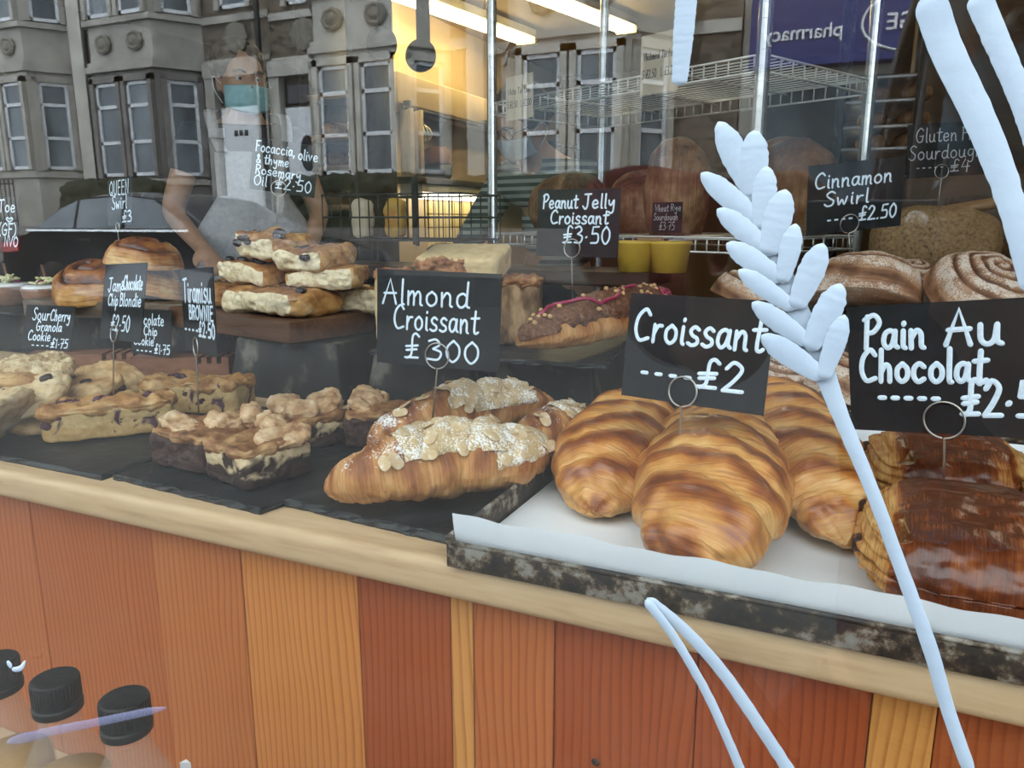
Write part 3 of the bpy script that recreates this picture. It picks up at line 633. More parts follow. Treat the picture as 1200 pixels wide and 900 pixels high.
# ------------------------------------------------------------------ brownies, blondies, cookies
M_BRLAY = m_cut('brownie_cheesecake_cut', ((.022, .010, .007), (.05, .024, .018)), ((.50, .36, .20), (.66, .52, .33)), cut=.02, soft=.05, speck=((.03, .014, .010), 24, .55), nscale=34)
M_BROWN = noisy('brownie_crumb', [(.3, (.030, .014, .010)), (.7, (.075, .038, .028))], 130, 5, .75, .7, 190, bd=.003)
M_BRTOP = noisy('brownie_baked_top', [(.34, (.11, .042, .016)), (.5, (.27, .12, .045)), (.68, (.50, .30, .13))], 45, 5, .55, .5, 120)
M_BISC = noisy('toasted_biscuit', [(.34, (.26, .12, .05)), (.5, (.54, .34, .18)), (.68, (.70, .52, .34))], 48, 5, .75, .6, 130, bd=.003)
def brownie(label, c, rz, half, mat, lumps, seed):
    t = Thing('tiramisu_brownie', label, 'brownie', (c[0], c[1], ZS), rz, 'brownies on the slate')
    V, F, P = rbox(*half, n=22, e=11); lay = P[:, 2]*.5+.5; V = roughen(V, F, .0030, 60, 5, seed); V[:, 2] = np.maximum(V[:, 2], -half[2]); V = V+np.array([0, 0, half[2]])
    t.part('cake_base', V, F, mat, local=True, attrs={'lay': lay})
    V, F, P = rbox(half[0]*1.01, half[1]*1.01, .005, n=22, e=7); V = roughen(V, F, .0055, 42, 5, seed+1)
    t.part('baked_top', V+np.array([0, 0, 2*half[2]]), F, M_BRTOP, local=True)
    for k, (x, y, r, h) in enumerate(lumps):
        V, F, P = rbox(r*1.15, r*.85, h*.72, n=18, e=3.2); V = roughen(V, F, r*.24, .8/r, 4, seed+k*3); V = roughen(V, F, r*.06, 4/r, 2, seed+k); V = euler(V, .35*math.sin(k*2.1), .35*math.cos(k*1.7), k*1.3)
        t.part('biscuit_piece', V+np.array([x*half[0], y*half[1], 2*half[2]+h*.45+.003]), F, M_BISC, local=True)
    return t
brownie('layered brownie with cream marbling, its corner pointing at the slate edge', (-.572, .353), math.radians(-15), (.041, .041, .0185), M_BRLAY, [(-.2, .75, .016, .011), (.66, .3, .024, .008), (-.85, .8, .013, .013)], 31)
brownie('dark crumbly brownie holding the tiramisu card', (-.664, .366), math.radians(-4), (.043, .040, .0185), M_BROWN, [(-.45, -.35, .022, .008), (.45, .45, .020, .012), (.95, .9, .014, .018)], 34)
brownie('brownie topped with pale biscuit lumps, behind the marbled one', (-.613, .475), math.radians(-20), (.042, .040, .017), M_BRLAY, [(-.4, -.2, .022, .012), (.45, -.3, .018, .014), (.2, .7, .024, .014)], 37)
brownie('brownie with a broken dark face, beside the almond croissant tip', (-.535, .520), math.radians(28), (.036, .038, .0185), M_BROWN, [(-.5, -.2, .016, .009), (-.3, .7, .026, .012)], 40)
M_BLCUT = m_cut('blondie_cut', ((.42, .25, .09), (.54, .35, .15)), ((.46, .30, .12), (.58, .41, .19)), cut=.1, speck=((.07, .025, .04), 30, .62))
M_BLTOP = noisy('blondie_crust', [(.34, (.22, .08, .025)), (.5, (.48, .25, .085)), (.68, (.64, .43, .21))], 38, 6, .6, .6, 110, bd=.003)
M_JAM = noisy('baked_jam', [(.3, (.035, .010, .018)), (.7, (.10, .03, .05))], 70, 4, .35, .4)
def blondie(label, c, rz, half, seed, jams):
    t = Thing('jam_blondie', label, 'blondie slice', (c[0], c[1], ZS), rz, 'blondie slices on the slate')
    V, F, P = rbox(*half, n=24, e=11); lay = P[:, 2]*.5+.5; V = roughen(V, F, .0016, 60, 3, seed); V[:, 2] = np.maximum(V[:, 2], -half[2]); V += np.array([0, 0, half[2]])
    t.part('cake_base', V, F, M_BLCUT, local=True, attrs={'lay': lay})
    V, F, P = rbox(half[0]*1.02, half[1]*1.02, .006, n=24, e=6); V = roughen(V, F, .0085, 36, 5, seed+1)
    t.part('baked_top', V+np.array([0, 0, 2*half[2]]), F, M_BLTOP, local=True)
    for k, (x, y, z, r) in enumerate(jams):
        V, F, P = rbox(r*1.1, r*(.16 if y < -.9 else .6), r*(.62 if y < -.9 else .2), n=14, e=2.2); V = roughen(V, F, r*.42, 70, 4, seed+k); V[:, 1] = V[:, 1] if y > -.9 else V[:, 1]*.5
        t.part('jam_pocket', V+np.array([x*half[0], y*half[1], z*2*half[2]]), F, M_JAM, local=True)
blondie('blondie slice in front with jam pockets, beside the wire card stem', (-.868, .408), math.radians(50), (.074, .036, .019), 51, [(-.8, -.93, .62, .013), (.02, -.93, .66, .016), (.55, -.93, .72, .015), (-.1, .1, 1.12, .014), (.7, .3, 1.1, .012), (-.6, .0, 1.14, .013)])
blondie('blondie slice behind, with a dark jam seam, near the notched block', (-.862, .548), math.radians(20), (.072, .036, .020), 54, [(.05, -.94, .62, .020), (.75, -.94, .9, .013), (-.5, .2, 1.12, .016)])
M_COOKIE = noisy('cookie', [(.34, (.30, .14, .05)), (.5, (.52, .31, .13)), (.68, (.66, .46, .24))], 26, 6, .75, .6, 110, bd=.003)
M_COOKIE2 = noisy('pale_cookie', [(.34, (.38, .23, .10)), (.5, (.58, .42, .23)), (.68, (.70, .56, .36))], 26, 6, .75, .6, 110, bd=.003)
M_GRANOLA = noisy('granola_cookie', [(.3, (.34, .20, .09)), (.5, (.58, .43, .24)), (.7, (.76, .64, .44))], 90, 5, .8, .9, 130, bd=.004)
def cookie(label, px, py, z, r, rx, ry, mat, seed, chips=0, lump=.003, y=None):
    c = atz(px, py, z)
    V, F, P = rbox(r, r, r*.26, n=22, e=2.5); V = roughen(V, F, lump*1.6, 30, 5, seed); V = roughen(V, F, .0016, 130, 3, seed)
    t = Thing('cookie', label, 'cookie', c, group='cookies piled on the slate', rot=(rx, ry, seed*.7))
    t.part('biscuit', V, F, mat, local=True)
    for k in range(chips):
        a = k*2.4+seed; q = r*(.25+.5*((k*37) % 10)/10); Vc, Fc, _ = rbox(.008, .006, .004, n=6, e=3)
        t.part('chocolate_chip', euler(Vc, 0, 0, a)+np.array([q*math.cos(a), q*math.sin(a), r*.24]), Fc, M_CHOC, local=True)
cookie('pale round cookie leaning steeply at the front of the pile', -8, 494, .812, .052, .75, .1, M_COOKIE2, 61, 2)
cookie('thick pale cookie with a cracked chocolate edge, on the leaning one', 28, 466, .826, .056, .35, .15, M_COOKIE2, 62, 4)
cookie('golden flat cookie behind the thick pale one', 95, 458, .815, .052, .25, -.1, M_COOKIE, 63, 2)
cookie('rough oaty granola cookie topping the pile before the notched block', 42, 431, .852, .048, .2, 0, M_GRANOLA, 64, 0, .005)
cookie('brown-edged cookie propped against the wooden block', 128, 448, .815, .048, .45, -.2, M_COOKIE, 65, 2)
cookie('golden cookie wedged under the granola one', 32, 446, .838, .05, .15, .1, M_COOKIE, 66, 0)
cookie('sandy cookie lying flat beneath the others next to the blondie', 52, 494, .790, .05, .06, .0, M_COOKIE, 67, 0)
cookie('pale cookie at the picture edge below the granola one', -2, 438, .836, .046, .2, .2, M_COOKIE2, 68, 1)

# ------------------------------------------------------------------ notched card blocks, tins, boards
def notched(label, c, rz, L, D, H):
    """wooden block with three saw slots across one end"""
    x0, x1 = -L/2, L/2; poly = [(x0, 0), (x1, 0), (x1, H)]
    for k in range(3):
        a = x1-.012-.017*k; poly += [(a, H), (a, H-.011), (a-.008, H-.011), (a-.008, H)]
    poly += [(x0, H)]
    V, F = extrude_y(poly, -D/2, D/2); V = rotz(V, rz)+np.array([c[0], c[1], ZT])
    return solo('card_block', label, 'wooden block', V, F, M_BLOCK, 'notched card blocks', smooth=False)
c = aty(92, 436, .69); notched('notched wooden block standing behind the cookies', (-1.285, .685), math.radians(32), .19, .06, .040)
notched('notched wooden block behind the blondie slices', (-1.09, .735), math.radians(28), .17, .06, .040)
ZTIN = .868
def tin(label, x0, x1, y0, y1, h, seed, slope=.014, z0=None):
    """upturned baking tin used as a riser"""
    a = slope; zb = ZT if z0 is None else z0
    bm = bmesh.new()
    q = [(x0, y0, zb), (x1, y0, zb), (x1, y1, zb), (x0, y1, zb), (x0+a, y0+a, zb+h), (x1-a, y0+a, zb+h), (x1-a, y1-a, zb+h), (x0+a, y1-a, zb+h)]
    vs = [bm.verts.new(v) for v in q]
    for f in [(0, 3, 2, 1), (4, 5, 6, 7), (0, 1, 5, 4), (1, 2, 6, 5), (2, 3, 7, 6), (3, 0, 4, 7)]: bm.faces.new([vs[i] for i in f])
    bmesh.ops.bevel(bm, geom=list(bm.edges), offset=.006, segments=3, affect='EDGES', profile=.5)
    bm.verts.index_update(); V = np.array([v.co[:] for v in bm.verts]); F = [tuple(v.index for v in f.verts) for f in bm.faces]; bm.free()
    base = base_of(V); t = Thing('upturned_tin', label, 'baking tin', base, group='upturned tins used as risers')
    t.part('tin_body', V, F, M_TIN)
    t.part('tin_rim', *tube([(x0, y0, zb+.003), (x1, y0, zb+.003), (x1, y1, zb+.003), (x0, y1, zb+.003)], .003, 8, True), M_TIN)
H = ZTIN-ZT
tin('upturned black tin under the slate shelf, behind the almond croissants', -.665, -.478, .672, .86, H, 1)
tin('upturned black tin below the peanut croissant, beside the tray', -.470, -.305, .690, .87, H, 2)
tin('upturned scuffed tin under the corner of the walnut board', -.925, -.70, .665, .86, H, 3)
tin('upturned tin in shade below the swirl buns, behind the notched blocks', -1.30, -.96, .79, .96, H, 4)
tin('upturned tin at the picture edge below the small tarts', -1.72, -1.34, .78, .96, H, 5)
slate('slate shelf on upturned tins carrying crumble cake and peanut croissant', [(-.62, .625), (-.285, .655), (-.325, .92), (-.66, .90)], ZTIN, .006, 6, 'slate', None)
ZB = ZTIN+.006
# walnut board under the focaccia
A = atz(340, 404, ZTIN)[:2]; d1 = atz(190, 381, ZTIN)[:2]-A; d1 /= np.linalg.norm(d1); d2 = np.array([d1[1], -d1[0]]); d2 = d2 if d2[1] > 0 else -d2
bd_a = math.atan2(-d1[1], -d1[0]); BT = .034
V, F = bbox((-.34, 0, 0), (0, .26, BT), .003, 2); V = rotz(V, bd_a)+np.array([A[0], A[1], ZTIN]); 
t = Thing('focaccia_board', 'thick dark walnut board with a sharp corner, under the focaccia', 'board', (A[0], A[1], ZTIN), bd_a)
V, F = bbox((-.34, 0, 0), (0, .26, BT), .003, 2); t.part('board_block', V, F, M_BOARD, local=True)
def on_board(x, y, z=0): return np.array([A[0], A[1], ZTIN+BT])+np.r_[rotz([(x, y, 0)], bd_a)[0][:2], z]
V, F = bbox((-.20, 0, 0), (.20, .20, .032), .003, 2); V = rotz(V, math.radians(12))+np.array([-1.29, .755, ZTIN])
solo('bun_board', 'grey weathered wooden board under the glazed swirl buns', 'board', V, F, M_GREYWOOD)
slate('slate under the small iced tarts', [(-1.84, .70), (-1.47, .72), (-1.50, .95), (-1.84, .95)], ZTIN, .006, 9, 'slate', None)

# ------------------------------------------------------------------ focaccia
M_OLIVE = noisy('black_olive', [(.3, (.010, .006, .008)), (.7, (.045, .02, .03))], 60, 3, .25, .2)
M_HERB = flat('dried_herb', (.03, .035, .012), .7)
def focaccia(label, c, rz, half, seed, rx=0, ry=0, cuts=(-1,), olives=(), cutx=None):
    """a slab of focaccia: crust over the top, open crumb on the cut side (local -y)"""
    t = Thing('focaccia_slice', label, 'focaccia', c, group='focaccia slices on the board', rot=(rx, ry, rz))
    V, F, P = rbox(*half, n=42, e=5.0)
    V = roughen(V, F, .0075, 15, 3, seed); V = roughen(V, F, .0016, 70, 3, seed); V[:, 2] += .003*(P[:, 2] > .5)*np.sin(V[:, 0]*70+seed)*np.cos(V[:, 1]*80)
    cut = (P[:, 1] < -.98) & (P[:, 2] < .86) & (P[:, 2] > -.97)
    if cutx is not None: cut |= (P[:, 0]*cutx > .98) & (P[:, 2] < .86)
    h = np.clip(.62-cells(V, 75, seed)*1.15, 0, 1)*cut*np.clip(.6+fbm(V, 30, 2, seed)*1.6, 0, 1)
    V[:, 1] += h*.011
    bake = .26+.40*np.clip(P[:, 2]*.7+.35, 0, 1)+.42*fbm(V, 24, 4, seed+2)
    UV = [(V[k, 0]*6, V[k, 1]*6+V[k, 2]*4) for f in F for k in f]
    V = V+np.array([0, 0, half[2]])
    o = t.part('bread', V, F, [M_FOC, M_CRUMB], local=True, uv=UV, attrs={'bake': bake})
    o.data.polygons.foreach_set('material_index', [1 if all(cut[k] for k in f) else 0 for f in F])
    for k, (x, y, z, r) in enumerate(olives):
        Vo, Fo, _ = rbox(r, r*.75, r*.6, n=10, e=2.3); Vo = roughen(Vo, Fo, r*.14, 80, 2, seed+k); Vo[:, 2] -= r*.3*np.exp(-((Vo[:, 0]**2+Vo[:, 1]**2)/(r*.35)**2))*(Vo[:, 2] > 0)
        t.part('olive', euler(Vo, 0, 0, k)+np.array([x*half[0], y*half[1], half[2]*(1+z)]), Fo, M_OLIVE, local=True)
    rg = np.random.default_rng(seed)
    for k in range(5):
        p = (rg.uniform(-.7, .7)*half[0], rg.uniform(-.7, .4)*half[1]); a = rg.uniform(0, 6); q = np.array([math.cos(a), math.sin(a), 0])*.006
        t.part('thyme_sprig', *tube([np.array([*p, 2*half[2]+.0035])-q, np.array([*p, 2*half[2]+.0045]), np.array([*p, 2*half[2]+.0035])+q], .0008, 5), M_HERB, local=True)
def fa(px, py, y): return aty(px, py, y)
R_ = math.radians
c = fa(275, 378, .66); focaccia('long focaccia slab at the bottom of the stack, pale cut side showing', (*on_board(-.105, .068)[:2], ZTIN+BT), bd_a, (.098, .060, .021), 71, olives=[(.25, -.2, 1.0, .012), (.55, .1, 1.0, .012), (.8, -.35, .98, .011), (-.3, .2, 1.0, .011)])
focaccia('focaccia slab behind the long one, only its crust end showing', (*on_board(-.03, .185)[:2], ZTIN+BT), bd_a+.25, (.075, .055, .020), 72)
focaccia('focaccia piece at the corner of the board behind the tiramisu card', (*on_board(-.262, .075)[:2], ZTIN+BT), bd_a-.2, (.048, .055, .021), 73, olives=[(0, 0, 1, .010)])
p = on_board(-.185, .085, .044); focaccia('tilted focaccia piece with dark wilted leaves, on the long slab', p, bd_a+.15, (.058, .052, .019), 74, ry=.12, olives=[(-.3, -.5, 1.0, .010), (.1, -.2, 1.0, .012), (-.6, -.7, .95, .009)])
p = on_board(-.045, .115, .042); focaccia('focaccia end crust-side up, below the slice with one olive', p, bd_a+.5, (.062, .048, .017), 75, ry=-.05, olives=[(-.5, -.5, 1.0, .011)])
p = on_board(-.062, .105, .070); focaccia('focaccia slice showing one purple olive in its crumb', p, bd_a+.12, (.056, .046, .018), 76, ry=-.06, rx=.08, olives=[(.45, -.99, .35, .009), (.3, .2, 1.0, .012), (-.2, -.1, 1.0, .010)])
p = on_board(-.155, .095, .090); focaccia('topmost focaccia slice with three olives by its cut edge', p, bd_a-.02, (.058, .046, .019), 77, ry=.07, rx=.08, olives=[(-.6, -.97, .25, .0105), (-.36, -.95, .68, .010), (-.12, -.98, .40, .008), (.25, .1, 1.02, .012), (.5, -.2, 1.0, .010)])

# ------------------------------------------------------------------ swirl buns
def swirl(name, label, c, r, h, mat, seed, rx=0, ry=0, rz=0, turns=3.2, sx=1.0, sy=1.0, ridge=.004, group=None, cat='bun', dust=0.0, z0=.0):
    nr, na = 70, 132; V = []; bake = []; dst = []
    for i in range(nr):
        q = i/(nr-1); rr = q if q < .86 else .86+.14*math.sin((q-.86)/.14*math.pi/2)
        for j in range(na):
            a = 2*math.pi*j/na; ph = (rr*turns-a/(2*math.pi)+.12*noise.noise(Vector((math.cos(a)*1.5, math.sin(a)*1.5, seed+rr*2)))) % 1.0
            prof = (1-abs(2*ph-1)**3.0)
            dome = (max(0, 1-rr**2.4))**.62
            z = h*(.25+.75*dome)+ridge*(prof-.6)*(1-rr**6)
            if q > .86: z = h*(.25+.75*dome)*(1-((q-.86)/.14)**1.6)
            rad = r*rr*(1+.05*math.sin(2*a+seed)+.03*math.sin(5*a+seed*2))
            V.append((rad*math.cos(a)*sx, rad*math.sin(a)*sy, z))
            bake.append(.22+.70*(1-prof)**.8+.34*(1-abs(ph-.42)*2)*.5*(dome) + .1*dome); dst.append(.42*prof+.16)
    V = np.array(V); F, UV = gridfaces(nr, na, False, True)
    F.append(tuple((nr-1)*na+j for j in range(na))[::-1]); UV += [(0, 0)]*na
    V = roughen(V, F, r*.045, 1.4/r, 3, seed); V[:, 2] = np.maximum(V[:, 2], 0)
    bake = np.array(bake)+.22*fbm(V, 26, 3, seed)+(.26*np.clip(V[:, 2]/h-.45, 0, 1) if mat is M_BUN else 0)
    b = np.asarray(c, float)
    o = mk(name, V, F, mat, uv=UV, attrs={'bake': bake, 'dust': np.array(dst)}); o.location = tuple(b); o.rotation_euler = (rx, ry, rz)
    return tag(o, label, cat, group)
ZBUN = ZTIN+.032
swirl('swirl_bun', 'glazed swirl bun resting low at the end of the grey board', aty(112, 352, .79)*np.array([1, 1, 0])+np.array([0, 0, ZBUN+.012]), .074, .058, M_BUN, 81, rx=.30, rz=.5, turns=2.4, ridge=.009, group='swirl buns on the grey board')
swirl('swirl_bun', 'dark-topped swirl bun behind the jam blondie card', aty(172, 348, .82)*np.array([1, 1, 0])+np.array([0, 0, ZBUN+.010]), .068, .060, M_BUN, 84, rx=.2, ry=.15, rz=2.0, turns=2.2, ridge=.008, group='swirl buns on the grey board')
swirl('swirl_bun', 'swirl bun perched on top of the other two, with a pale torn side', aty(168, 300, .80)*np.array([1, 1, 0])+np.array([0, 0, ZBUN+.068]), .064, .050, M_BUN, 87, rx=.12, ry=.08, rz=1.2, turns=2.2, ridge=.008, sx=1.15, group='swirl buns on the grey board')

# cinnamon swirls behind the steel tray
t2 = Thing('swirl_tray', 'second steel tray with white paper, behind the croissant tray', 'tray', (.02, 1.07, ZT))
t2.part('tray_base', *bbox((-.24, .875, ZT), (.32, 1.28, ZT+.003), .001, 1), M_TRAY)
V, F = bbox((-.23, .885, ZT+.0032), (.31, 1.27, ZT+.0042), .0003, 1); solo('greaseproof_paper', 'flat white paper under the cinnamon swirls on the second tray', 'paper', V, F, M_PAPER)
ZC = ZT+.0045
gs = 'cinnamon swirls behind the tray'
tin('upturned tin on the second tray raising the upper cinnamon swirls', -.22, .30, 1.045, 1.265, .125, 8, z0=ZC)
for k, (px, py, y, z, r, h, rx, ry, rz, lab) in enumerate([
    (905, 440, .975, ZC, .056, .060, .30, .1, .4, 'floured cinnamon swirl low in the heap, just behind the £2 card edge'),
    (985, 440, .970, ZC, .058, .066, .35, -.1, 2.2, 'floured cinnamon swirl low in the heap between the two big cards'),
    (1100, 440, .970, ZC, .060, .060, .2, .0, 3.0, 'floured cinnamon swirl hidden low behind the pain au chocolat card'),
    (880, 352, 1.115, ZC+.125, .066, .050, .22, .18, 1.0, 'pinkish cinnamon swirl at the end of the heap above the £2 card'),
    (1010, 356, 1.085, ZC+.125, .075, .080, .40, .16, 2.6, 'big cinnamon swirl holding the cinnamon price card'),
    (1140, 358, 1.085, ZC+.125, .073, .074, .60, .05, .6, 'cinnamon swirl with tight dusty spiral facing the window'),
    (1250, 362, 1.12, ZC+.125, .066, .070, .4, 0, 1.7, 'cinnamon swirl cut off by the picture edge'),
    (1066, 340, 1.215, ZC+.125, .050, .072, .3, 0, .2, 'small cinnamon swirl peeping out behind the big one')]):
    p = aty(px, py, y); swirl('cinnamon_swirl', lab, (p[0], y, z+math.sin(abs(rx))*r*.55), r, h, M_SWIRLFL, 90+k*3, rx=rx, ry=ry, rz=rz, turns=4.6, ridge=.0055, group=gs, cat='bun', sx=1.08)

# rye loaves on a wooden shelf behind
solo('loaf_shelf', 'dark wooden stand behind the cinnamon swirls, carrying seeded loaves', 'stand', *join(bbox((.035, 1.40, .93), (.75, 1.95, .955), .002, 1), box((.045, 1.42, 0), (.075, 1.93, .93)), box((.70, 1.42, 0), (.73, 1.93, .93))), M_DARKWOOD, smooth=False)
M_RYE = noisy('seeded_rye_crust', [(.30, (.05, .026, .010)), (.40, (.20, .115, .048)), (.6, (.27, .165, .075)), (.75, (.36, .25, .13))], 170, 4, .7, .7, 150, bd=.003)
def loaf(name, label, c, half, rz, mat, seed, group=None, e=2.6, rx=0, slash=0, crust=None):
    V, F, P = rbox(*half, n=30, e=e); V = roughen(V, F, half[2]*.07, .9/half[2], 3, seed); V = roughen(V, F, half[2]*.018, 5/half[2], 2, seed)
    V[:, 2] = np.where(V[:, 2] < -half[2]*.72, -half[2]*.72, V[:, 2])
    bake = .35+.4*np.clip(P[:, 2], 0, 1)+.35*fbm(V, 12, 3, seed)
    for k in range(slash):
        x = (k-(slash-1)/2)*half[0]*.55; V[:, 2] -= half[2]*.14*np.exp(-((V[:, 0]-x-.25*V[:, 1])/(half[0]*.05))**2)*(P[:, 2] > .3); bake -= .5*np.exp(-((V[:, 0]-x-.25*V[:, 1])/(half[0]*.08))**2)*(P[:, 2] > .2)
    UV = [(V[k, 0]/half[0], V[k, 1]/half[1]) for f in F for k in f]
    o = mk(name, V+np.array([0, 0, half[2]*.72]), F, mat, uv=UV, attrs={'bake': bake}); o.location = tuple(c); o.rotation_euler = (rx, 0, rz); return tag(o, label, 'loaf', group)
p = aty(1092, 305, 1.53); loaf('rye_loaf', 'long speckled rye loaf on the dark stand below the gluten free card', (p[0], 1.53, .956), (.118, .062, .072), .12, M_RYE, 101, 'seeded rye loaves')
p = aty(1188, 305, 1.55); loaf('rye_loaf', 'speckled rye loaf crossed by the painted stalk, next to the long one', (p[0]+.045, 1.58, .956), (.062, .075, .066), .5, M_RYE, 104, 'seeded rye loaves')

# ------------------------------------------------------------------ peanut croissant and cake on the slate shelf
G, F, UV, bake = roll(pxs([(604, 404, .893), (640, 394, .905), (690, 382, .912), (740, 370, .912), (775, 362, .900)]), .036, nb=7, flat=1.0, seed=41, tilt=.03, tip=.5, thick=.12, zf=ZB+.0008, pw=3)
V = G.reshape(-1, 3); t = Thing('peanut_croissant', 'croissant with crunchy chocolate coat, pink jelly drizzle and nuts, on slate shelf', 'croissant', base_of(V))
t.part('pastry_body', V, F, M_ALMCR, uv=UV, attrs={'bake': bake, 'dust': np.full(len(V), -.2)})
M_PRAL = noisy('crunchy_praline', [(.3, (.085, .035, .018)), (.55, (.19, .085, .045)), (.75, (.38, .22, .12))], 180, 5, .6, .9, 210, bd=.004)
M_JELLY = flat('pink_jelly', (.34, .028, .085), .25, coat=.5); M_NUT = noisy('chopped_peanut', [(.3, (.52, .30, .12)), (.7, (.74, .50, .26))], 120, 3, .6, .2)
t.part('praline_coat', *patch(G, 8, 142, 3, 38, .0065, 3, .75, 70, .5), M_PRAL)
for (u0, u1, v0, v1, ph) in ((.14, .50, .21, .19, 0), (.46, .74, .10, .17, 1), (.66, .9, .16, .22, 2)):
    pts = []
    for k in range(26):
        q = k/25; pt, n = on_roll(G, u0+(u1-u0)*q, v0+(v1-v0)*q+.045*math.sin(q*9+ph)); pts.append(pt+n*.0085)
    t.part('jelly_drizzle', *tube(catmull(pts, 60), .0026, 8), M_JELLY)
nut = None; rg = np.random.default_rng(5)
for k in range(42):
    pt, n = on_roll(G, rg.uniform(.12, .85), rg.uniform(.10, .27))
    if nut is None: Vn, Fn, _ = rbox(.0030, .0026, .0022, n=4, e=3.5); nut = o = mk('chopped_nut', Vn, Fn, M_NUT, t.o)
    else: o = share(nut, 'chopped_nut', t.o)
    stick(o, t.loc, pt+n*.0082, n, rg.uniform(0, 6), rg.uniform(-1, 1))
M_CAKE = noisy('pale_cake', [(.3, (.52, .36, .17)), (.55, (.66, .50, .27)), (.75, (.48, .30, .14))], 40, 5, .75, .5, 130)
M_STREU = noisy('crumble_crust', [(.3, (.15, .05, .018)), (.5, (.32, .13, .05)), (.72, (.50, .26, .11))], 70, 5, .7, .8, 120, bd=.004)
M_CAKE2 = noisy('brown_streaked_cake', [(.35, (.07, .035, .016)), (.5, (.22, .12, .055)), (.65, (.42, .27, .14))], 55, 5, .7, .5, 120, stretch=(1, 1, .35))
def cake(label, c, rz, half, crumb_face, mat, seed, rx=0, part=1.0, shift=0):
    t = Thing('crumble_cake_slice', label, 'cake slice', c, rz, 'crumble cake slices on the slate shelf', rot=(rx, 0, rz))
    V, F, P = rbox(*half, n=22, e=9); V = roughen(V, F, .0016, 50, 4, seed); t.part('sponge', V+np.array([0, 0, half[2]]), F, mat, local=True)
    ax, s, rg2 = crumb_face[0], crumb_face[1], np.random.default_rng(seed)
    hv = list(half); hv[ax] = .006; hv[0] *= part; V, F, P = rbox(*[h*1.0 for h in hv], n=30, e=5); V = roughen(V, F, .0075, 62, 4, seed+1)
    off = np.array([0, 0, half[2]], float); off[ax] += s*half[ax]; off[0] += shift; t.part('crumble_topping', V+off, F, M_STREU, local=True)
    return t
p = aty(548, 342, .74); zc = ZB+.100
cake('pale cake slice lying flat on two others, crumble edge towards the window', (p[0], .735, zc), R_(12), (.060, .048, .0180), (1, -1), M_CAKE, 121, rx=.20, part=.62, shift=-.022)
p = aty(447, 400, .70); cake('upright pale cake slice at the end of the slate shelf behind the almond card', (p[0]+.008, .725, ZB), R_(30), (.026, .040, .049), (2, 1), M_CAKE, 124)
p = aty(606, 400, .77); cake('upright streaked cake slice with red-brown crumble top, behind the peanut croissant', (p[0]-.004, .775, ZB), R_(18), (.036, .044, .045), (2, 1), M_CAKE2, 127)

# small iced tarts by the picture edge
M_ICING = flat('white_icing', (.72, .72, .72), .5); M_PETAL = noisy('pale_petals', [(.3, (.62, .60, .25)), (.7, (.82, .80, .55))], 40, 2, .6, 0); M_PINK = flat('pink_petal', (.45, .05, .16), .5)
M_TARTC = noisy('tart_case', [(.3, (.16, .07, .04)), (.7, (.28, .14, .08))], 60, 4, .7, .4)
for px, py, lab in ((48, 376, 'iced tart with yellow petals and a pink one, behind the cherry cookie card'), (4, 380, 'iced tart cut off by the picture edge, beside the petal one')):
    p = aty(px, py, .78); t = Thing('iced_tart', lab, 'tart', (p[0], .80, ZB), group='iced tarts on the slate')
    t.part('tart_case', *lathe([(0, 0), (.034, 0), (.038, .004), (.047, .036), (.045, .040), (0, .040)], 40), M_TARTC, local=True)
    t.part('icing', *lathe([(0, .038), (.044, .040), (.045, .043), (.040, .046), (0, .0465)], 40), M_ICING, local=True)
    rg = np.random.default_rng(int(px)+3)
    for k in range(14):
        V, F, _ = rbox(.010, .0055, .0022, n=6, e=2.2); V = euler(V, rg.uniform(-.7, .7), rg.uniform(-.7, .7), rg.uniform(0, 6)); a = rg.uniform(0, 6.3); q = rg.uniform(0, .026)
        t.part('petal', V+np.array([q*math.cos(a), q*math.sin(a), .051+.010*rg.uniform(0, 1)]), F, M_PINK if k == 3 else M_PETAL, local=True)
    t.part('cinnamon_stick', *tube([(-.01, .01, .05), (-.035, .02, .085)], .0028, 10), M_BLOCK, local=True)

# ------------------------------------------------------------------ price cards on wire holders
def fit_card(cor, depth):
    """the upright rectangle whose corners are seen at the four places: centre, axes, size"""
    rays = [ray(*c) for c in cor]; C = EYE+ray(sum(c[0] for c in cor)/4, sum(c[1] for c in cor)/4)*depth
    best = None
    for yw in np.linspace(-1.25, 1.25, 51):
        for tl in np.linspace(-.45, .45, 19):
            f = np.array([math.sin(-YAW+yw)*math.cos(tl), math.cos(-YAW+yw)*math.cos(tl), math.sin(tl)])
            Q = []
            for d in rays:
                k = d@f
                if k < .08: break
                Q.append(EYE+d*((C-EYE)@f)/k)
            if len(Q) < 4: continue
            TL, TR, BR, BL = Q; a, b, c, d = TR-TL, BR-BL, TL-BL, TR-BR
            w = (np.linalg.norm(a)+np.linalg.norm(b))/2; h = (np.linalg.norm(c)+np.linalg.norm(d))/2
            err = abs(np.linalg.norm(a)-np.linalg.norm(b))/w+abs(np.linalg.norm(c)-np.linalg.norm(d))/h
            U, W_ = (a+b)/2/w, (c+d)/2/h; err += abs(U@W_)*1.2+.25*abs(tl)+.12*abs(yw)+.25*abs(w/h-1.42)
            if best is None or err < best[0]: best = (err, sum(Q)/4, U, W_, w, h)
    _, c, U, W_, w, h = best; U = U/np.linalg.norm(U); W_ = W_-U*(U@W_); W_ /= np.linalg.norm(W_)
    return c, U, W_, np.cross(U, W_), w, h
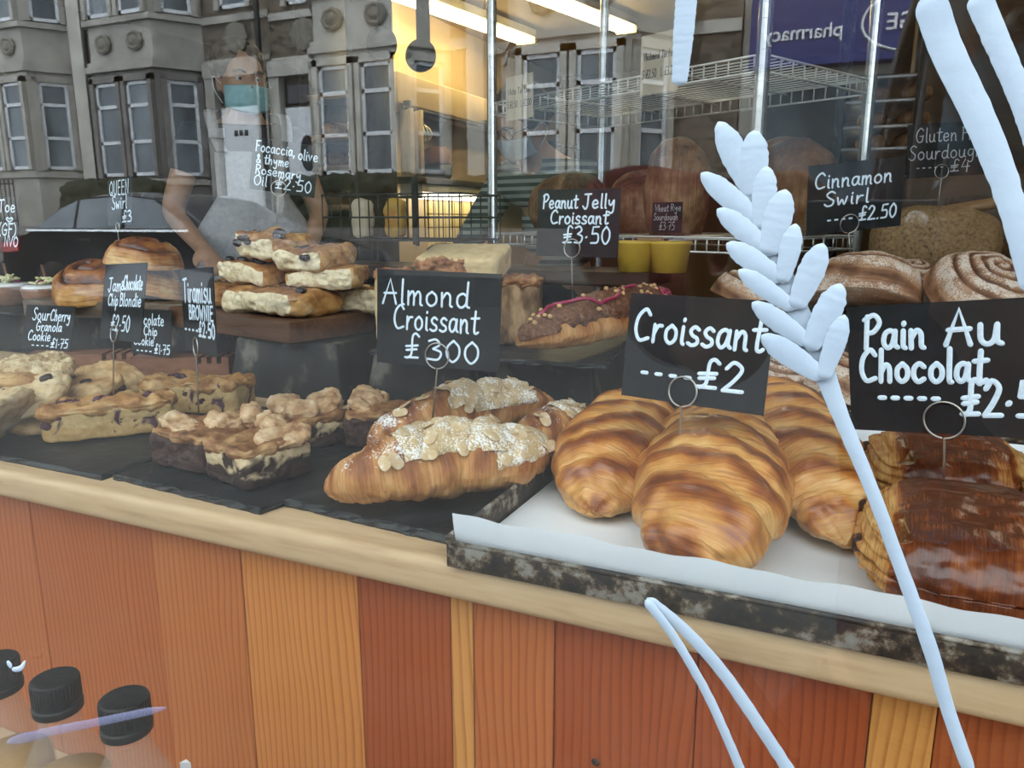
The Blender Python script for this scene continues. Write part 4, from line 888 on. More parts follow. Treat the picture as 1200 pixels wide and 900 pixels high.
def card(label, cor, depth, lines, ring=None, stem=None, rr=.0115, pen=.003, mat=None, ink=None, name='price_card', group=None, fit=None):
    mat = mat or M_CARD; ink = ink or M_CHALK
    c, U, W_, N, w, h = fit or fit_card(cor, depth)
    R3 = np.stack([U, W_, N], 1)
    base = c-W_*h/2
    t = Thing(name, label, 'price card', base, group=group)
    def put(V): return np.asarray(V) @ R3.T + c
    V, F = bbox((-w/2, -h/2, -.0008), (w/2, h/2, .0004), .0003, 1); t.part('card_panel', put(V), F, mat, smooth=False)
    if lines:
        V, F = written(lines, w, h, pen*.64*w/.105); V = V+np.array([-w/2, -h/2, .0005]); t.part('handwriting', put(V), F, ink)
    if ring:
        dc = (c-EYE)@N; d = ray(*ring); p = EYE+d*dc/(d@N)+N*.0016
        th = np.linspace(-math.pi/2, 1.5*math.pi-.12, 40)
        P = [p+rr*(U*math.cos(a)+W_*math.sin(a)) for a in th]
        d2 = ray(*stem); foot = EYE+d2*((p-EYE)[1])/d2[1]; top = p-W_*rr
        neck = top+np.array([0, 0, -.002])
        wire = [foot, neck*.5+foot*.5, neck]+P
        t.part('wire_holder', *tube(np.array(wire), .00085, 8), M_WIRE)
    return t
card('price card for the plain croissants at £2', [(740, 344), (911, 352), (894, 488), (728, 462)], .66, [('Croissant', .05, .55, .30, .90), ('- - - -', .14, .17, .26, .36), ('£2', .53, .17, .26, .32)], (801, 459), (796, 541), .0130, .0042)
card('big price card for pain au chocolat at £2.50, cut by the picture edge', [(993, 360), (1243, 346), (1247, 516), (997, 503)], .57, [('Pain', .09, .66, .25, .31), ('Au', .50, .68, .26, .25), ('Chocolat', .06, .40, .25, .62), ('- - - - -', .16, .21, .2, .30), ('£2·50', .56, .15, .26, .42)], (1107, 492), (1106, 560), .0140, .0045)
card('price card for almond croissants at £3, above their slate', [(443, 315), (588, 321), (585, 437), (441, 424)], .80, [('Almond', .05, .64, .26, .70), ('Croissant', .14, .38, .25, .69), ('£', .23, .07, .26, .13), ('300', .42, .07, .22, .42)], (513, 417), (505, 512), .0135, .0028)
card('price card for peanut jelly croissants at £3.50', [(631, 223), (729, 220), (723, 303), (628, 299)], 1.03, [('Peanut', .07, .72, .20, .43), ('Jelly', .56, .72, .20, .38), ('Croissant', .17, .49, .20, .70), ('£3·50', .33, .20, .25, .57)], (671, 291), (671, 356), .0122, .0032)
card('price card for cinnamon swirls at £2.50, pale with reflections', [(949, 196), (1062, 181), (1055, 266), (943, 275)], 1.18, [('Cinnamon', .07, .66, .22, .80), ('Swirl', .18, .40, .20, .46), ('- - - -', .22, .13, .2, .26), ('£2.50', .54, .14, .20, .40)], (995, 262), (996, 296), .0145, .0030)
card('price card for gluten free sourdough at £4', [(1064, 146), (1160, 141), (1159, 203), (1062, 210)], 1.54, [('Gluten', .10, .66, .26, .50), ('Free', .66, .66, .24, .30), ('Sourdough', .02, .34, .26, .90), ('- - - - -', .12, .12, .2, .32), ('£4', .52, .08, .22, .24)], (1103, 201), (1098, 250), .0137, .0022, ink=M_CHALKDIM)
card('price card for focaccia with olive and thyme at £2.50', [(297, 160), (374, 172), (368, 232), (292, 221)], 1.20, [('Focaccia,', .05, .74, .2, .60), ('olive', .70, .70, .2, .30), ('& thyme', .07, .52, .18, .50), ('Rosemary', .07, .31, .18, .70), ('Oil', .06, .09, .2, .2), ('£2·50', .38, .08, .22, .56)], (327, 221), (325, 262), .0118, .0030)
card('tall price card for jam and chocolate chip blondies at £2.50', [(124, 309), (171, 309), (167, 401), (117, 397)], .98, [('Jam', .12, .64, .17, .32), ('&', .43, .66, .12, .1), ('Chocolate', .50, .66, .18, .44), ('Chip', .15, .45, .15, .25), ('Blondie', .44, .45, .16, .50), ('£2·50', .26, .12, .2, .46)], (135, 391), (133, 476), .0105, .0030)
card('small price card for chocolate chip cookies at £1.75, in a notched block', [(156, 362), (201, 363), (200, 420), (153, 414)], 1.36, [('Chocolate', .0, .66, .24, .82), ('Chip', .32, .44, .2, .34), ('Cookie', .06, .22, .2, .52), ('- - - -', .15, .05, .15, .38), ('£1·75', .6, .06, .2, .38)], None, None, pen=.0036)
card('narrow price card for tiramisu brownies at £2.50, turned sideways', [(213, 316), (251, 313), (253, 418), (216, 409)], .87, [('Tiramisu', .06, .60, .28, .86), ('BROWNIE', .22, .40, .16, .74), ('- - - -', .06, .22, .14, .42), ('£2·50', .5, .20, .17, .48)], (231, 406), (233, 490), .0105, .0034)
card('price card for sour cherry granola cookies at £1.75, behind a notched block', [(31, 357), (89, 359), (82, 412), (25, 408)], 1.42, [('Sour', .16, .66, .27, .34), ('Cherry', .52, .66, .25, .40), ('Granola', .26, .42, .22, .52), ('Cookie', .12, .20, .22, .46), ('- - - -', .22, .04, .16, .34), ('£1·75', .60, .06, .2, .34)], None, None, pen=.0032)
card('small dark card for the queen swirl buns at £3, pinned to the top bun', [(126, 211), (155, 208), (156, 262), (127, 266)], 1.42, [('QUEEN', .08, .66, .3, .78), ('Swirl', .18, .36, .28, .6), ('£3', .58, .06, .24, .38)], (139, 266), (140, 290), .008, .0036)
card('dark card with a heart drawn on it, cut by the picture edge', [(-22, 228), (22, 231), (22, 292), (-24, 290)], 1.56, [('Toe', .48, .70, .22, .42), ('♥', .68, .50, .13, .2), ('(GF)', .50, .26, .22, .44), ('NVO', .66, .06, .18, .34)], (-4, 288), (-4, 330), .009, .0034)
# a card seen edge on, stuck in the flat cake slice
p = aty(487, 262, .71); th = R_(-62+0.0)
d = (p-EYE)[:2]; d /= np.linalg.norm(d); ang = .085
U = np.array([d[0]*math.cos(ang)-d[1]*math.sin(ang), d[0]*math.sin(ang)+d[1]*math.cos(ang), 0]); W_ = np.array([0, 0, 1.0]); N = np.cross(U, W_)
card('price card turned edge on, stuck in the flat cake slice', None, 0, [('- - -', .1, .6, .3, .8), ('- -', .1, .25, .3, .6)], None, None, fit=(np.array([p[0], p[1], aty(487, 247, .71)[2]]), U, W_, N, .10, .096))
q = aty(487, 300, .71); foot = np.array([p[0], p[1], zc+.036])
t = Thing('card_pin', 'wire pin holding the edge-on card in the flat cake slice', 'wire pin', foot)
t.part('pin', *tube([foot, foot+np.array([0, 0, .03])], .0009, 8), M_WIRE)

# ------------------------------------------------------------------ white paint on the outside of the window
M_PAINT = noisy('white_window_paint', [(.25, (.30, .385, .48)), (.5, (.38, .475, .57)), (.75, (.44, .53, .62))], 18, 5, .6, .3, 60)
YG = -.0061
def brush(pts, widths, seed=0, n=70):
    """a painted stroke on the glass: flat ribbon with a slightly wandering width"""
    P3 = np.array([aty(x, y, YG) for x, y in pts]); P = catmull(P3[:, [0, 2]], n); k = len(P)
    w = np.interp(np.linspace(0, 1, k), np.linspace(0, 1, len(widths)), widths)*(1.11*.25/900)
    T = np.gradient(P, axis=0); T /= np.linalg.norm(T, axis=1)[:, None]; Nn = np.stack([-T[:, 1], T[:, 0]], 1)
    V = []
    for i in range(k):
        e = min(1, math.sqrt(min(i, k-1-i)/2.5+.02)); ja = 1+.09*noise.noise(Vector((i*.35, seed, 0))); jb = 1+.09*noise.noise(Vector((i*.35, seed, 9)))
        for q, yy in ((.5*ja, 0), (.46*ja, -.00012), (-.46*jb, -.00012), (-.5*jb, 0)):
            c = P[i]+Nn[i]*w[i]*q*e; V.append((c[0], YG+yy, c[1]))
    F, _ = gridfaces(k, 4); return np.array(V), F
def paint(name, label, pts, widths, seed, off=0):
    V, F = brush(pts, widths, seed); V[:, 1] -= off; return solo(name, label, 'window painting', V, F, M_PAINT)
wp = aty(970, 440, YG); ear = Thing('painted_wheat', 'white painted ear of wheat with long stalk on the window glass', 'window painting', (wp[0], YG, wp[2]))
V, F = brush([(872, 205), (888, 250), (908, 300), (930, 352), (950, 400), (968, 442), (987, 492), (1020, 570), (1058, 672), (1090, 760), (1112, 835), (1140, 915)], [9, 14, 17, 20, 22, 19, 15, 13, 13, 14, 13, 13], 1, 130); V[:, 1] -= .0002; ear.part('stalk', V, F, M_PAINT)
for k, (tp, bs, w) in enumerate([((842, 143), (888, 236), 26), ((884, 153), (884, 232), 27), ((822, 203), (892, 262), 22), ((899, 195), (892, 270), 23), ((841, 245), (906, 296), 21), ((921, 222), (900, 300), 27), ((852, 285), (918, 328), 22), ((933, 262), (917, 332), 20), ((866, 316), (932, 362), 19),
        ((965, 285), (932, 362), 25), ((882, 354), (950, 402), 21), ((986, 332), (948, 410), 26), ((893, 392), (966, 442), 24), ((990, 368), (964, 444), 20)]):
    tp, bs = np.array(tp, float), np.array(bs, float); m = tp*.55+bs*.45
    V, F = brush([tuple(tp), tuple(m), tuple(bs)], [w*.34, w*.9, w, w*.85, w*.6], k+3, 40); V[:, 1] -= .0005+.00009*(k+1); ear.part('leaf', V, F, M_PAINT)
paint('painted_stroke', 'broad white painted stem crossing the gluten free card on the glass', [(1086, -8), (1110, 60), (1139, 120), (1164, 178), (1184, 235), (1199, 290), (1212, 345)], [26, 25, 24, 23, 21, 20, 18], 21)
paint('painted_stroke', 'white painted stem in the upper corner beyond the broad stem', [(1144, -8), (1168, 48), (1187, 92), (1204, 135), (1216, 175)], [20, 19, 18, 18, 17], 22)
paint('painted_stroke', 'short white painted stroke hanging from the top of the window', [(805, -10), (801, 40), (796, 100)], [21, 20, 15], 23)
paint('painted_stroke', 'thin painted stem below the tray, inner one of the pair', [(757, 702), (788, 742), (826, 806), (852, 862), (874, 915)], [12, 11, 11, 11, 11], 24, .0007)
paint('painted_stroke', 'thicker painted stem below the tray, outer one of the pair', [(758, 701), (806, 742), (850, 792), (895, 858), (932, 915)], [14, 15, 15, 15, 15], 25)
M_STICK = noisy('pale_sticker', [(.3, (.45, .55, .68)), (.7, (.6, .7, .8))], 90, 3, .5, .2)
V, F = join(brush([(8, 775), (14, 782)], [12, 15], 31, 12), brush([(14, 785), (24, 783), (30, 774)], [10, 10, 5], 32, 20)); solo('torn_tape', 'torn scrap of pale tape on the glass above the first bottle', 'tape', V, F, M_STICK)
M_LILAC_REFL = m_clear('lilac_reflection', (.36, .38, .62), .42)  # tinted strip on the pane, a reflection put in as colour
p0, p1 = aty(6, 868, -.0062), aty(196, 829, -.0062)
V, F = brush([(8, 870), (60, 857), (120, 845), (196, 829)], [20, 17, 15, 13], 33, 30); V[:, 1] -= .0002; solo('painted_reflection', 'lilac reflection painted as a strip on the glass across the bottle necks', 'tape', V, F, M_LILAC_REFL)

# ------------------------------------------------------------------ juice bottles between glass and counter front
M_CAP = noisy('black_bottle_cap', [(.3, (.010, .010, .010)), (.7, (.022, .021, .020))], 120, 3, .5, .2); M_PLAST = m_clear('clear_plastic', (.75, .72, .66), .16); M_JUICE = noisy('orange_juice', [(.3, (.48, .24, .05)), (.7, (.56, .31, .08))], 40, 3, .4, 0)
for (px, py, lab) in ((66, 812, 'juice bottle with black cap, between the two others'), (147, 836, 'juice bottle with black cap crossed by the painted lilac reflection'), (-4, 790, 'juice bottle with black cap cut off by the picture edge')):
    c = aty(px, py, .055); zc_ = c[2]; b = np.array([c[0], .055, .42]); hh = zc_-.42
    t = Thing('juice_bottle', lab, 'bottle', b, group='juice bottles behind the glass')
    rr = .0158
    prof = [(0, .012+hh), (rr-.002, .012+hh), (rr-.0004, .0112+hh)]
    n = 80; V = []
    for r, z in [(0, .012), (rr-.0022, .012), (rr-.0006, .0112), (rr, .0095), (rr, -.004), (rr-.0007, -.0055), (rr-.0007, -.0065), (rr+.0004, -.0075), (rr+.0002, -.0125), (rr-.002, -.0132), (0, -.0132)]:
        for j in range(n):
            a = 2*math.pi*j/n; q = r-(.0005 if (j % 2 and -.005 < z < .010) else 0) if r > 0 else 0; V.append((q*math.cos(a), q*math.sin(a), z+hh))
    F = [(i*n+j, i*n+(j+1) % n, (i+1)*n+(j+1) % n, (i+1)*n+j) for i in range(10) for j in range(n)]
    t.part('cap', np.array(V), [f[::-1] for f in F], M_CAP, local=True, smooth=False)
    h0 = hh-.0132
    prof = [(0, 0), (.027, 0), (.030, .004), (.030, h0-.062), (.028, h0-.045), (.019, h0-.024), (.0140, h0-.012), (.0132, h0-.0005)]
    t.part('bottle_wall', *lathe(prof, 48), M_PLAST, local=True)
    t.part('juice', *lathe([(0, .002), (.0262, .002), (.0288, .006), (.0288, h0-.080), (.0286, h0-.064), (.0272, h0-.055), (0, h0-.055)], 40), M_JUICE, local=True)
solo('bottle_step', 'narrow wooden step behind the glass carrying the juice bottles', 'step', *bbox((-.75, .012, .28), (-.30, .105, .42), .003, 1), M_DARKWOOD)
# folded paper corner on the sill
o = solo('paper_scrap', 'small folded white paper corner in front of the boards at the bottom', 'paper', *prism([(-.004, -.002), (.006, .002), (-.002, .004)], 0, .10), M_PAPER, smooth=False)
c = aty(218, 893, .20); o.location = (c[0], .20, .28); o.scale = (1, 1, (c[2]-.28)/.10)

# ------------------------------------------------------------------ people
def skin_obj(name, verts, edges, radii, mat, parent, sub=2, attrs=None):
    me = bpy.data.meshes.new(name); me.from_pydata([tuple(v) for v in verts], edges, []); me.materials.append(mat)
    o = bpy.data.objects.new(name, me); COL.objects.link(o); o.parent = parent
    m = o.modifiers.new('skin', 'SKIN'); m.use_smooth_shade = True
    sv = me.skin_vertices[0].data if me.skin_vertices else None
    if sv is None:
        bm = bmesh.new(); bm.from_mesh(me); bm.verts.layers.skin.verify(); bm.to_mesh(me); bm.free(); sv = me.skin_vertices[0].data
    for i, r in enumerate(radii): sv[i].radius = (r, r) if np.isscalar(r) else r
    sv[0].use_root = True
    s = o.modifiers.new('sub', 'SUBSURF'); s.levels = sub; s.render_levels = sub
    return o
class Skel:
    def __init__(s): s.v = []; s.e = []; s.r = []; s.n = {}
    def add(s, key, p, r, to=None):
        s.n[key] = len(s.v); s.v.append(p); s.r.append(r)
        if to is not None: s.e.append((s.n[to], s.n[key]))
def person(name, label, loc, rz, J, skin, shirt, trousers, hair, hairfn=None, kind='person', sleeve='full'):
    """J: joints in the person's own frame (x their left, y forward is -y, z up), feet at 0"""
    t = Thing(name, label, kind, loc, rz)
    k = Skel(); v = lambda a: np.array(J[a], float)
    k.add('pelvis', v('pelvis'), .115); k.add('waist', v('waist'), .105, 'pelvis'); k.add('chest', v('chest'), .112, 'waist'); k.add('collar', v('collar'), .070, 'chest')
    k.add('neck', v('neck'), .052, 'collar'); h = v('head'); f = np.array(J.get('face', (0, -1, 0)), float); f /= np.linalg.norm(f); up = h-v('neck'); up /= np.linalg.norm(up)
    sd = np.cross(f, up)
    k.add('skull', h-up*.02, .055, 'neck')
    for sgn, c in ((1, 'l'), (-1, 'r')):
        k.add('sh'+c, v('sh'+c), .058, 'collar'); k.add('el'+c, v('el'+c), .042, 'sh'+c); k.add('wr'+c, v('wr'+c), .028, 'el'+c)
        d = v('wr'+c)-v('el'+c); d /= np.linalg.norm(d); hd = np.array(J.get('hand'+c, d), float); hd /= np.linalg.norm(hd)
        pn = np.array(J.get('palm'+c, (0, 0, -1)), float); pn = pn-hd*(pn@hd); pn /= np.linalg.norm(pn)+1e-9; ac = np.cross(hd, pn)*sgn
        pc = v('wr'+c)+hd*.055; k.add('palm'+c, pc, (.034, .020), 'wr'+c)
        for q, (o_, L) in enumerate(((.030, .036), (.011, .042), (-.009, .040), (-.027, .031))):
            a = pc+hd*.035+ac*o_; b = a+hd*L*.8+pn*.010; e = b+hd*L*.5+pn*.022
            k.add(f'f{c}{q}a', a, .0095, 'palm'+c); k.add(f'f{c}{q}b', b, .0085, f'f{c}{q}a'); k.add(f'f{c}{q}c', e, .0072, f'f{c}{q}b')
        a = v('wr'+c)+hd*.03+ac*.032; b = a+hd*.030+ac*.018+pn*.01; k.add('t'+c+'a', a, .012, 'palm'+c); k.add('t'+c+'b', b, .0105, 't'+c+'a'); k.add('t'+c+'c', b+hd*.028+pn*.012, .009, 't'+c+'b')
        k.add('hip'+c, v('hip'+c), .088, 'pelvis'); k.add('kn'+c, v('kn'+c), .060, 'hip'+c); k.add('an'+c, v('an'+c), .040, 'kn'+c); k.add('toe'+c, v('an'+c)+np.array([0, -.15, -.04]), .032, 'an'+c)
    o = skin_obj('body_form', k.v, k.e, k.r, skin, t.o, 2); bpy.context.view_layer.update()
    me = bpy.data.meshes.new_from_object(o.evaluated_get(bpy.context.evaluated_depsgraph_get())); bpy.data.objects.remove(o)
    Vb = np.array([q.co[:] for q in me.vertices]); Fb = [tuple(p.vertices) for p in me.polygons]; bpy.data.meshes.remove(me)
    # the head, shaped: jaw narrower than the brow, eye hollows, nose, lips, ears
    V, F, P = rbox(.074, .094, .118, n=30, e=2.25); x, y, z = V.T.copy()
    V[:, 0] *= np.where(z < 0, 1-.28*(np.abs(z)/.118)**1.3, 1.0); V[:, 1] = np.where((z < -.02) & (y > 0), y*(1-.35*np.clip((-z-.02)/.09, 0, 1)), y)
    fc = np.clip(-P[:, 1], 0, 1)
    g = lambda cx, cz, wx, wz: np.exp(-((x-cx)/wx)**2-((z-cz)/wz)**2)*fc
    V[:, 1] += .013*(g(.032, .012, .020, .013)+g(-.032, .012, .020, .013))-.006*(g(.03, .034, .03, .010)+g(-.03, .034, .03, .010))-.026*g(0, -.018, .012, .017)-.014*g(0, .006, .009, .022)-.007*(g(0, -.050, .024, .006)+g(0, -.061, .020, .007))+.004*g(0, -.0555, .022, .0025)-.008*g(0, -.092, .026, .016)
    fr = np.stack([sd, -f, up], 1); bits = [(Vb, Fb), (V @ fr.T+h+up*.008, F)]
    for sgn in (1, -1):
        Ve, Fe, _ = rbox(.010, .020, .032, n=8, e=2.3); bits.append(((Ve+np.array([sgn*.077, .010, -.004])) @ fr.T+h, Fe))
        Ve, Fe, Pe = rbox(.0125, .0105, .0115, n=10, e=2.0); mk('eye', (Ve+np.array([sgn*.031, -.0735, .019])) @ fr.T+h, Fe, M_EYE, t.o)
        Vi, Fi, _ = rbox(.0055, .002, .0055, n=8, e=2.0); mk('iris', (Vi+np.array([sgn*.031, -.0835, .019])) @ fr.T+h, Fi, M_BLACK, t.o)
        mk('eyebrow', *tube(catmull([h+sd*sgn*.014-(-f)*.096+up*.040, h+sd*sgn*.032+f*.094+up*.046, h+sd*sgn*.052+f*.080+up*.040], 12), .0035, 6), hair, t.o)
    bo = mk('body', *join(*bits), skin, t.o); rm = bo.modifiers.new('continuous', 'REMESH'); rm.mode = 'VOXEL'; rm.voxel_size = .008; rm.use_smooth_shade = True
    s = Skel()
    s.add('waist', v('waist')-np.array([0, 0, .06]), (.142, .142)); s.add('mid', v('waist')+np.array([0, 0, .08]), (.138, .138), 'waist'); s.add('chest', v('chest'), (.145, .145), 'mid'); s.add('collar', v('collar')-np.array([0, 0, .012]), (.108, .108), 'chest'); s.add('nk', v('collar')*.6+v('neck')*.4, .066, 'collar')
    for c in 'lr':
        s.add('sh'+c, v('sh'+c), .075, 'collar'); w = v('el'+c)
        if sleeve == 'short': s.add('el'+c, v('sh'+c)*.45+w*.55, .064, 'sh'+c)
        else: s.add('el'+c, w, .056, 'sh'+c); s.add('wr'+c, w*.1+v('wr'+c)*.9, .042, 'el'+c)
    so = skin_obj('top_garment', s.v, s.e, s.r, shirt, t.o, 2)
    s = Skel(); s.add('p', v('pelvis'), (.165, .125)); s.add('w', v('waist')-np.array([0, 0, .03]), (.15, .118), 'p')
    for c in 'lr': s.add('hip'+c, v('hip'+c), .10, 'p'); s.add('kn'+c, v('kn'+c), .075, 'hip'+c); s.add('an'+c, v('an'+c)+np.array([0, 0, .03]), .060, 'kn'+c)
    skin_obj('trousers', s.v, s.e, s.r, trousers, t.o, 2)
    for c in 'lr':
        V, F, _ = rbox(.045, .135, .045, n=10, e=3); V = V+v('an'+c)+np.array([0, -.06, -.035]); V[:, 2] = np.maximum(V[:, 2], .0); mk('shoe', V, F, M_BLACK, t.o)
    V, F, P = rbox(.094, .106, .100, n=26, e=2.2); V = roughen(V, F, .008, 22, 4, 3)
    fr = np.stack([sd, -f, up], 1); keepout = (P[:, 1] < -.2) & (P[:, 2] < .45)
    V = V @ fr.T + h+up*.052-f*.034; mk('hair', V, F, hair, t.o)
    return t, h, f, up, sd
def face_mask(t, h, f, up, sd, mat, w=.078):
    nu, nv = 22, 12; V = []
    for i in range(nu):
        a = -1+2*i/(nu-1)
        for j in range(nv):
            b = -1+2*j/(nv-1); ang = a*1.15; rr = .094+.010*(1-a*a)*(1-b*b)+.0012*math.sin(b*14)
            V.append(h+sd*math.sin(ang)*rr*.90+f*(math.cos(ang)*rr*1.06+.012)+up*(-.045+b*.048*(1-.25*abs(a))))
    F, _ = gridfaces(nu, nv); o = mk('face_mask', np.array(V), F, mat, t.o); m = o.modifiers.new('thick', 'SOLIDIFY'); m.thickness = .002
    for s in (1, -1):
        mk('ear_loop', *tube(catmull([h+sd*s*.088+f*.05-up*.005, h+sd*s*.097-f*.01+up*.012, h+sd*s*.094-f*.015-up*.03, h+sd*s*.084+f*.045-up*.07], 20), .0014, 6), M_MASKLOOP, t.o)
M_EYE = flat('eye_white', (.6, .58, .55), .3)
M_SKIN = noisy('skin', [(.3, (.42, .24, .15)), (.7, (.52, .31, .21))], 20, 3, .5, .05)
M_MASK = noisy('surgical_mask', [(.3, (.22, .50, .55)), (.7, (.32, .62, .66))], 40, 3, .8, .1); M_MASKLOOP = flat('mask_loop', (.7, .7, .7), .8)
M_TEE = flat('black_tshirt', (.015, .015, .017), .85); M_TROUS = flat('dark_trousers', (.02, .022, .03), .85); M_HAIRD = noisy('dark_hair', [(.3, (.012, .008, .006)), (.7, (.045, .03, .02))], 60, 4, .5, .6, stretch=(1, 1, .15))
M_APRON = noisy('grey_linen', [(.3, (.34, .34, .36)), (.7, (.44, .44, .46))], 60, 4, .85, .3, 200)
STAND = dict(pelvis=(0, 0, .90), waist=(0, 0, 1.02), chest=(0, -.01, 1.22), collar=(0, .0, 1.36), neck=(0, -.01, 1.42), head=(0, -.02, 1.535), shl=(.17, 0, 1.34), shr=(-.17, 0, 1.34), hipl=(.09, 0, .86), hipr=(-.09, 0, .86), knl=(.10, -.02, .48), knr=(-.10, -.02, .48), anl=(.10, 0, .08), anr=(-.10, 0, .08))
p = atd(276, 112, 2.75); ang = math.atan2(EYE[0]-p[0], -(EYE[1]-p[1]))+.15
J = dict(STAND); J.update(ell=(.25, -.05, 1.08), elr=(-.27, -.02, 1.08), wrl=(.16, -.27, .97), wrr=(-.20, -.27, .96), face=(.15, -1, -.22))
t1, h, f, up, sd = person('person', 'person in black T-shirt, grey apron and blue face mask behind the focaccia', (p[0], p[1]+.03, p[2]-1.49), ang, J, M_SKIN, M_TEE, M_TROUS, M_HAIRD, sleeve='short')
face_mask(t1, h, f, up, sd, M_MASK)
nu, nv = 20, 26; V = []
for j in range(nv):
    z = 1.285-.75*j/(nv-1); w = .125 if j < 6 else min(.21, .125+.02*(j-5))
    for i in range(nu): a = -1+2*i/(nu-1); V.append((a*w, -.172-.012*math.cos(a*1.4)+.045*a*a+(.012*math.sin(a*9+j*.2) if j > 9 else .003*math.sin(a*7)), z))
F, _ = gridfaces(nv, nu); o = mk('apron', np.array(V), F, M_APRON, t1.o); o.modifiers.new('thick', 'SOLIDIFY').thickness = .003
for s in (1, -1):
    P = catmull([(s*.105, -.176, 1.28), (s*.122, -.150, 1.345), (s*.125, -.095, 1.415), (s*.105, .0, 1.435)], 24); V = []
    for q in P: V += [(q[0]-.019, q[1], q[2]), (q[0]+.019, q[1], q[2])]
    F, _ = gridfaces(24, 2); st = mk('apron_strap', np.array(V), F, M_APRON, t1.o); st.modifiers.new('thick', 'SOLIDIFY').thickness = .004
    if s < 0: mk('strap_buckle', *bbox((s*.118-.026, -.185, 1.325), (s*.118+.026, -.160, 1.358), .003, 2), M_APRON, t1.o)

def m_stripe():
    m, nt = newmat('striped_cotton'); v = coords(nt, 'Object'); z = nd(nt, 'SeparateXYZ', None, Vector=v).outputs[2]
    f = ramp(nt, mth(nt, 'FRACT', mth(nt, 'MULTIPLY', z, 38.0)), [(.45, 0.0), (.5, 1.0), (.95, 1.0), (1.0, 0.0)])
    finish(nt, mixc(nt, f, (.06, .09, .085), (.38, .42, .38)), .85, .3); return m
p = atd(640, 150, 2.75); ang = math.atan2(EYE[0]-p[0], -(EYE[1]-p[1]))-.6
J = dict(STAND); J.update(collar=(0, -.10, 1.30), chest=(0, -.04, 1.20), neck=(0, -.15, 1.36), head=(0, -.23, 1.44), shl=(.17, -.10, 1.27), shr=(-.17, -.10, 1.27), ell=(.24, -.18, 1.02), elr=(-.26, -.20, 1.05), wrl=(.16, -.38, .93), wrr=(-.26, -.36, .90), face=(-.2, -1, -.6))
t2p, h, f, up, sd = person('person', 'person in striped shirt, glasses and face mask bending behind the wire rack', (p[0], p[1]+.12, p[2]-1.44), ang, J, M_SKIN, m_stripe(), M_TROUS, M_HAIRD)
face_mask(t2p, h, f, up, sd, flat('pale_blue_mask', (.40, .50, .56), .8))
for s in (1, -1):
    c = h+sd*s*.034+f*.103+up*.022; P = [c+sd*.026*math.cos(a)+up*.020*math.sin(a) for a in np.linspace(0, 2*math.pi, 24, endpoint=False)]
    mk('glasses_rim', *tube(np.array(P), .0022, 6, True), M_BLACK, t2p.o); mk('glasses_arm', *tube([c+sd*s*.026, h+sd*s*.088+up*.02], .002, 6), M_BLACK, t2p.o)

# ------------------------------------------------------------------ wire rack with loaves
def post_xy(px, t): q = atd(px, 200, t); return q[:2]
RA, RB = post_xy(577, 2.25), post_xy(886, 1.60); dv = RB-RA; W_R = np.linalg.norm(dv); dv /= W_R; nv_ = np.array([-dv[1], dv[0]]); nv_ = nv_ if nv_[1] > 0 else -nv_
best = min(np.arange(.2, .8, .005), key=lambda d: abs((lambda q: 600+FPX*((np.r_[q, 1.3]-EYE)@RGT)/((np.r_[q, 1.3]-EYE)@FWD))(RB+nv_*d)-1017)); D_R = best
rack = Thing('wire_rack', 'chrome wire shelving rack with loaves behind the display', 'rack', (*((RA+RB)/2+nv_*D_R/2), 0))
for q in (RA, RB, RB+nv_*D_R, RA+nv_*D_R):
    prof = [(0, 0)]; z = 0.0
    while z < 2.1: prof += [(.0145, z), (.0145, z+.0275), (.0134, z+.0280), (.0134, z+.0290)]; z += .0295
    prof += [(0, z)]; V, F = lathe(prof, 16, (q[0], q[1], 0)); rack.part('post', V, F, M_CHROME, smooth=False)
M_WWIRE = flat('plated_wire', (.72, .72, .68), .35, .6)
def R3(u, v, z): q = RA+dv*u+nv_*v; return np.array([q[0], q[1], z])
for zz in (1.380, 1.013):
    parts = []
    for v in (0, D_R):
        for dz in (0, -.032): parts.append(tube([R3(.012, v, zz+dz), R3(W_R-.012, v, zz+dz)], .0028, 6))
        k = int(W_R/.032)
        for i in range(k+1): u = .02+(W_R-.04)*i/k; parts.append(tube([R3(u, v, zz), R3(u, v, zz-.032)], .0020, 5))
    for u in (0.0, W_R):
        for dz in (0, -.032): parts.append(tube([R3(u, .012, zz+dz), R3(u, D_R-.012, zz+dz)], .0028, 6))
        k = int(D_R/.05)
        for i in range(k+1): v = .02+(D_R-.04)*i/k; parts.append(tube([R3(u, v, zz), R3(u, v, zz-.032)], .0020, 5))
    for i in range(16): v = .02+(D_R-.04)*i/15; parts.append(tube([R3(0, v, zz-.004), R3(W_R, v, zz-.004)], .0018, 5))
    for u in (.25, .5, .75): parts.append(tube([R3(W_R*u, 0, zz-.008), R3(W_R*u, D_R, zz-.008)], .0028, 5))
    rack.part('wire_shelf', *join(*parts), M_WWIRE)
for u, v, hf, rz, sd_, lab, sl in ((.17, .17, (.12, .11, .10), .3, 1, 'pale floury loaf on the wire shelf beside the striped shirt', 1), (.44, .24, (.10, .12, .10), 1.2, 2, 'round brown loaf in the middle of the wire shelf', 2), (.66, .12, (.080, .10, .135), .2, 3, 'tall brown loaf standing on end on the wire shelf', 0), (.88, .30, (.13, .12, .135), 2.0, 4, 'large dark crusty loaf at the post end of the wire shelf', 2)):
    c = R3(W_R*u, min(v, D_R-.1), 1.0165); loaf('sourdough_loaf', lab, c, hf, rz, M_LOAF, 110+sd_*3, 'sourdough loaves on the wire shelf', slash=sl, e=2.15)
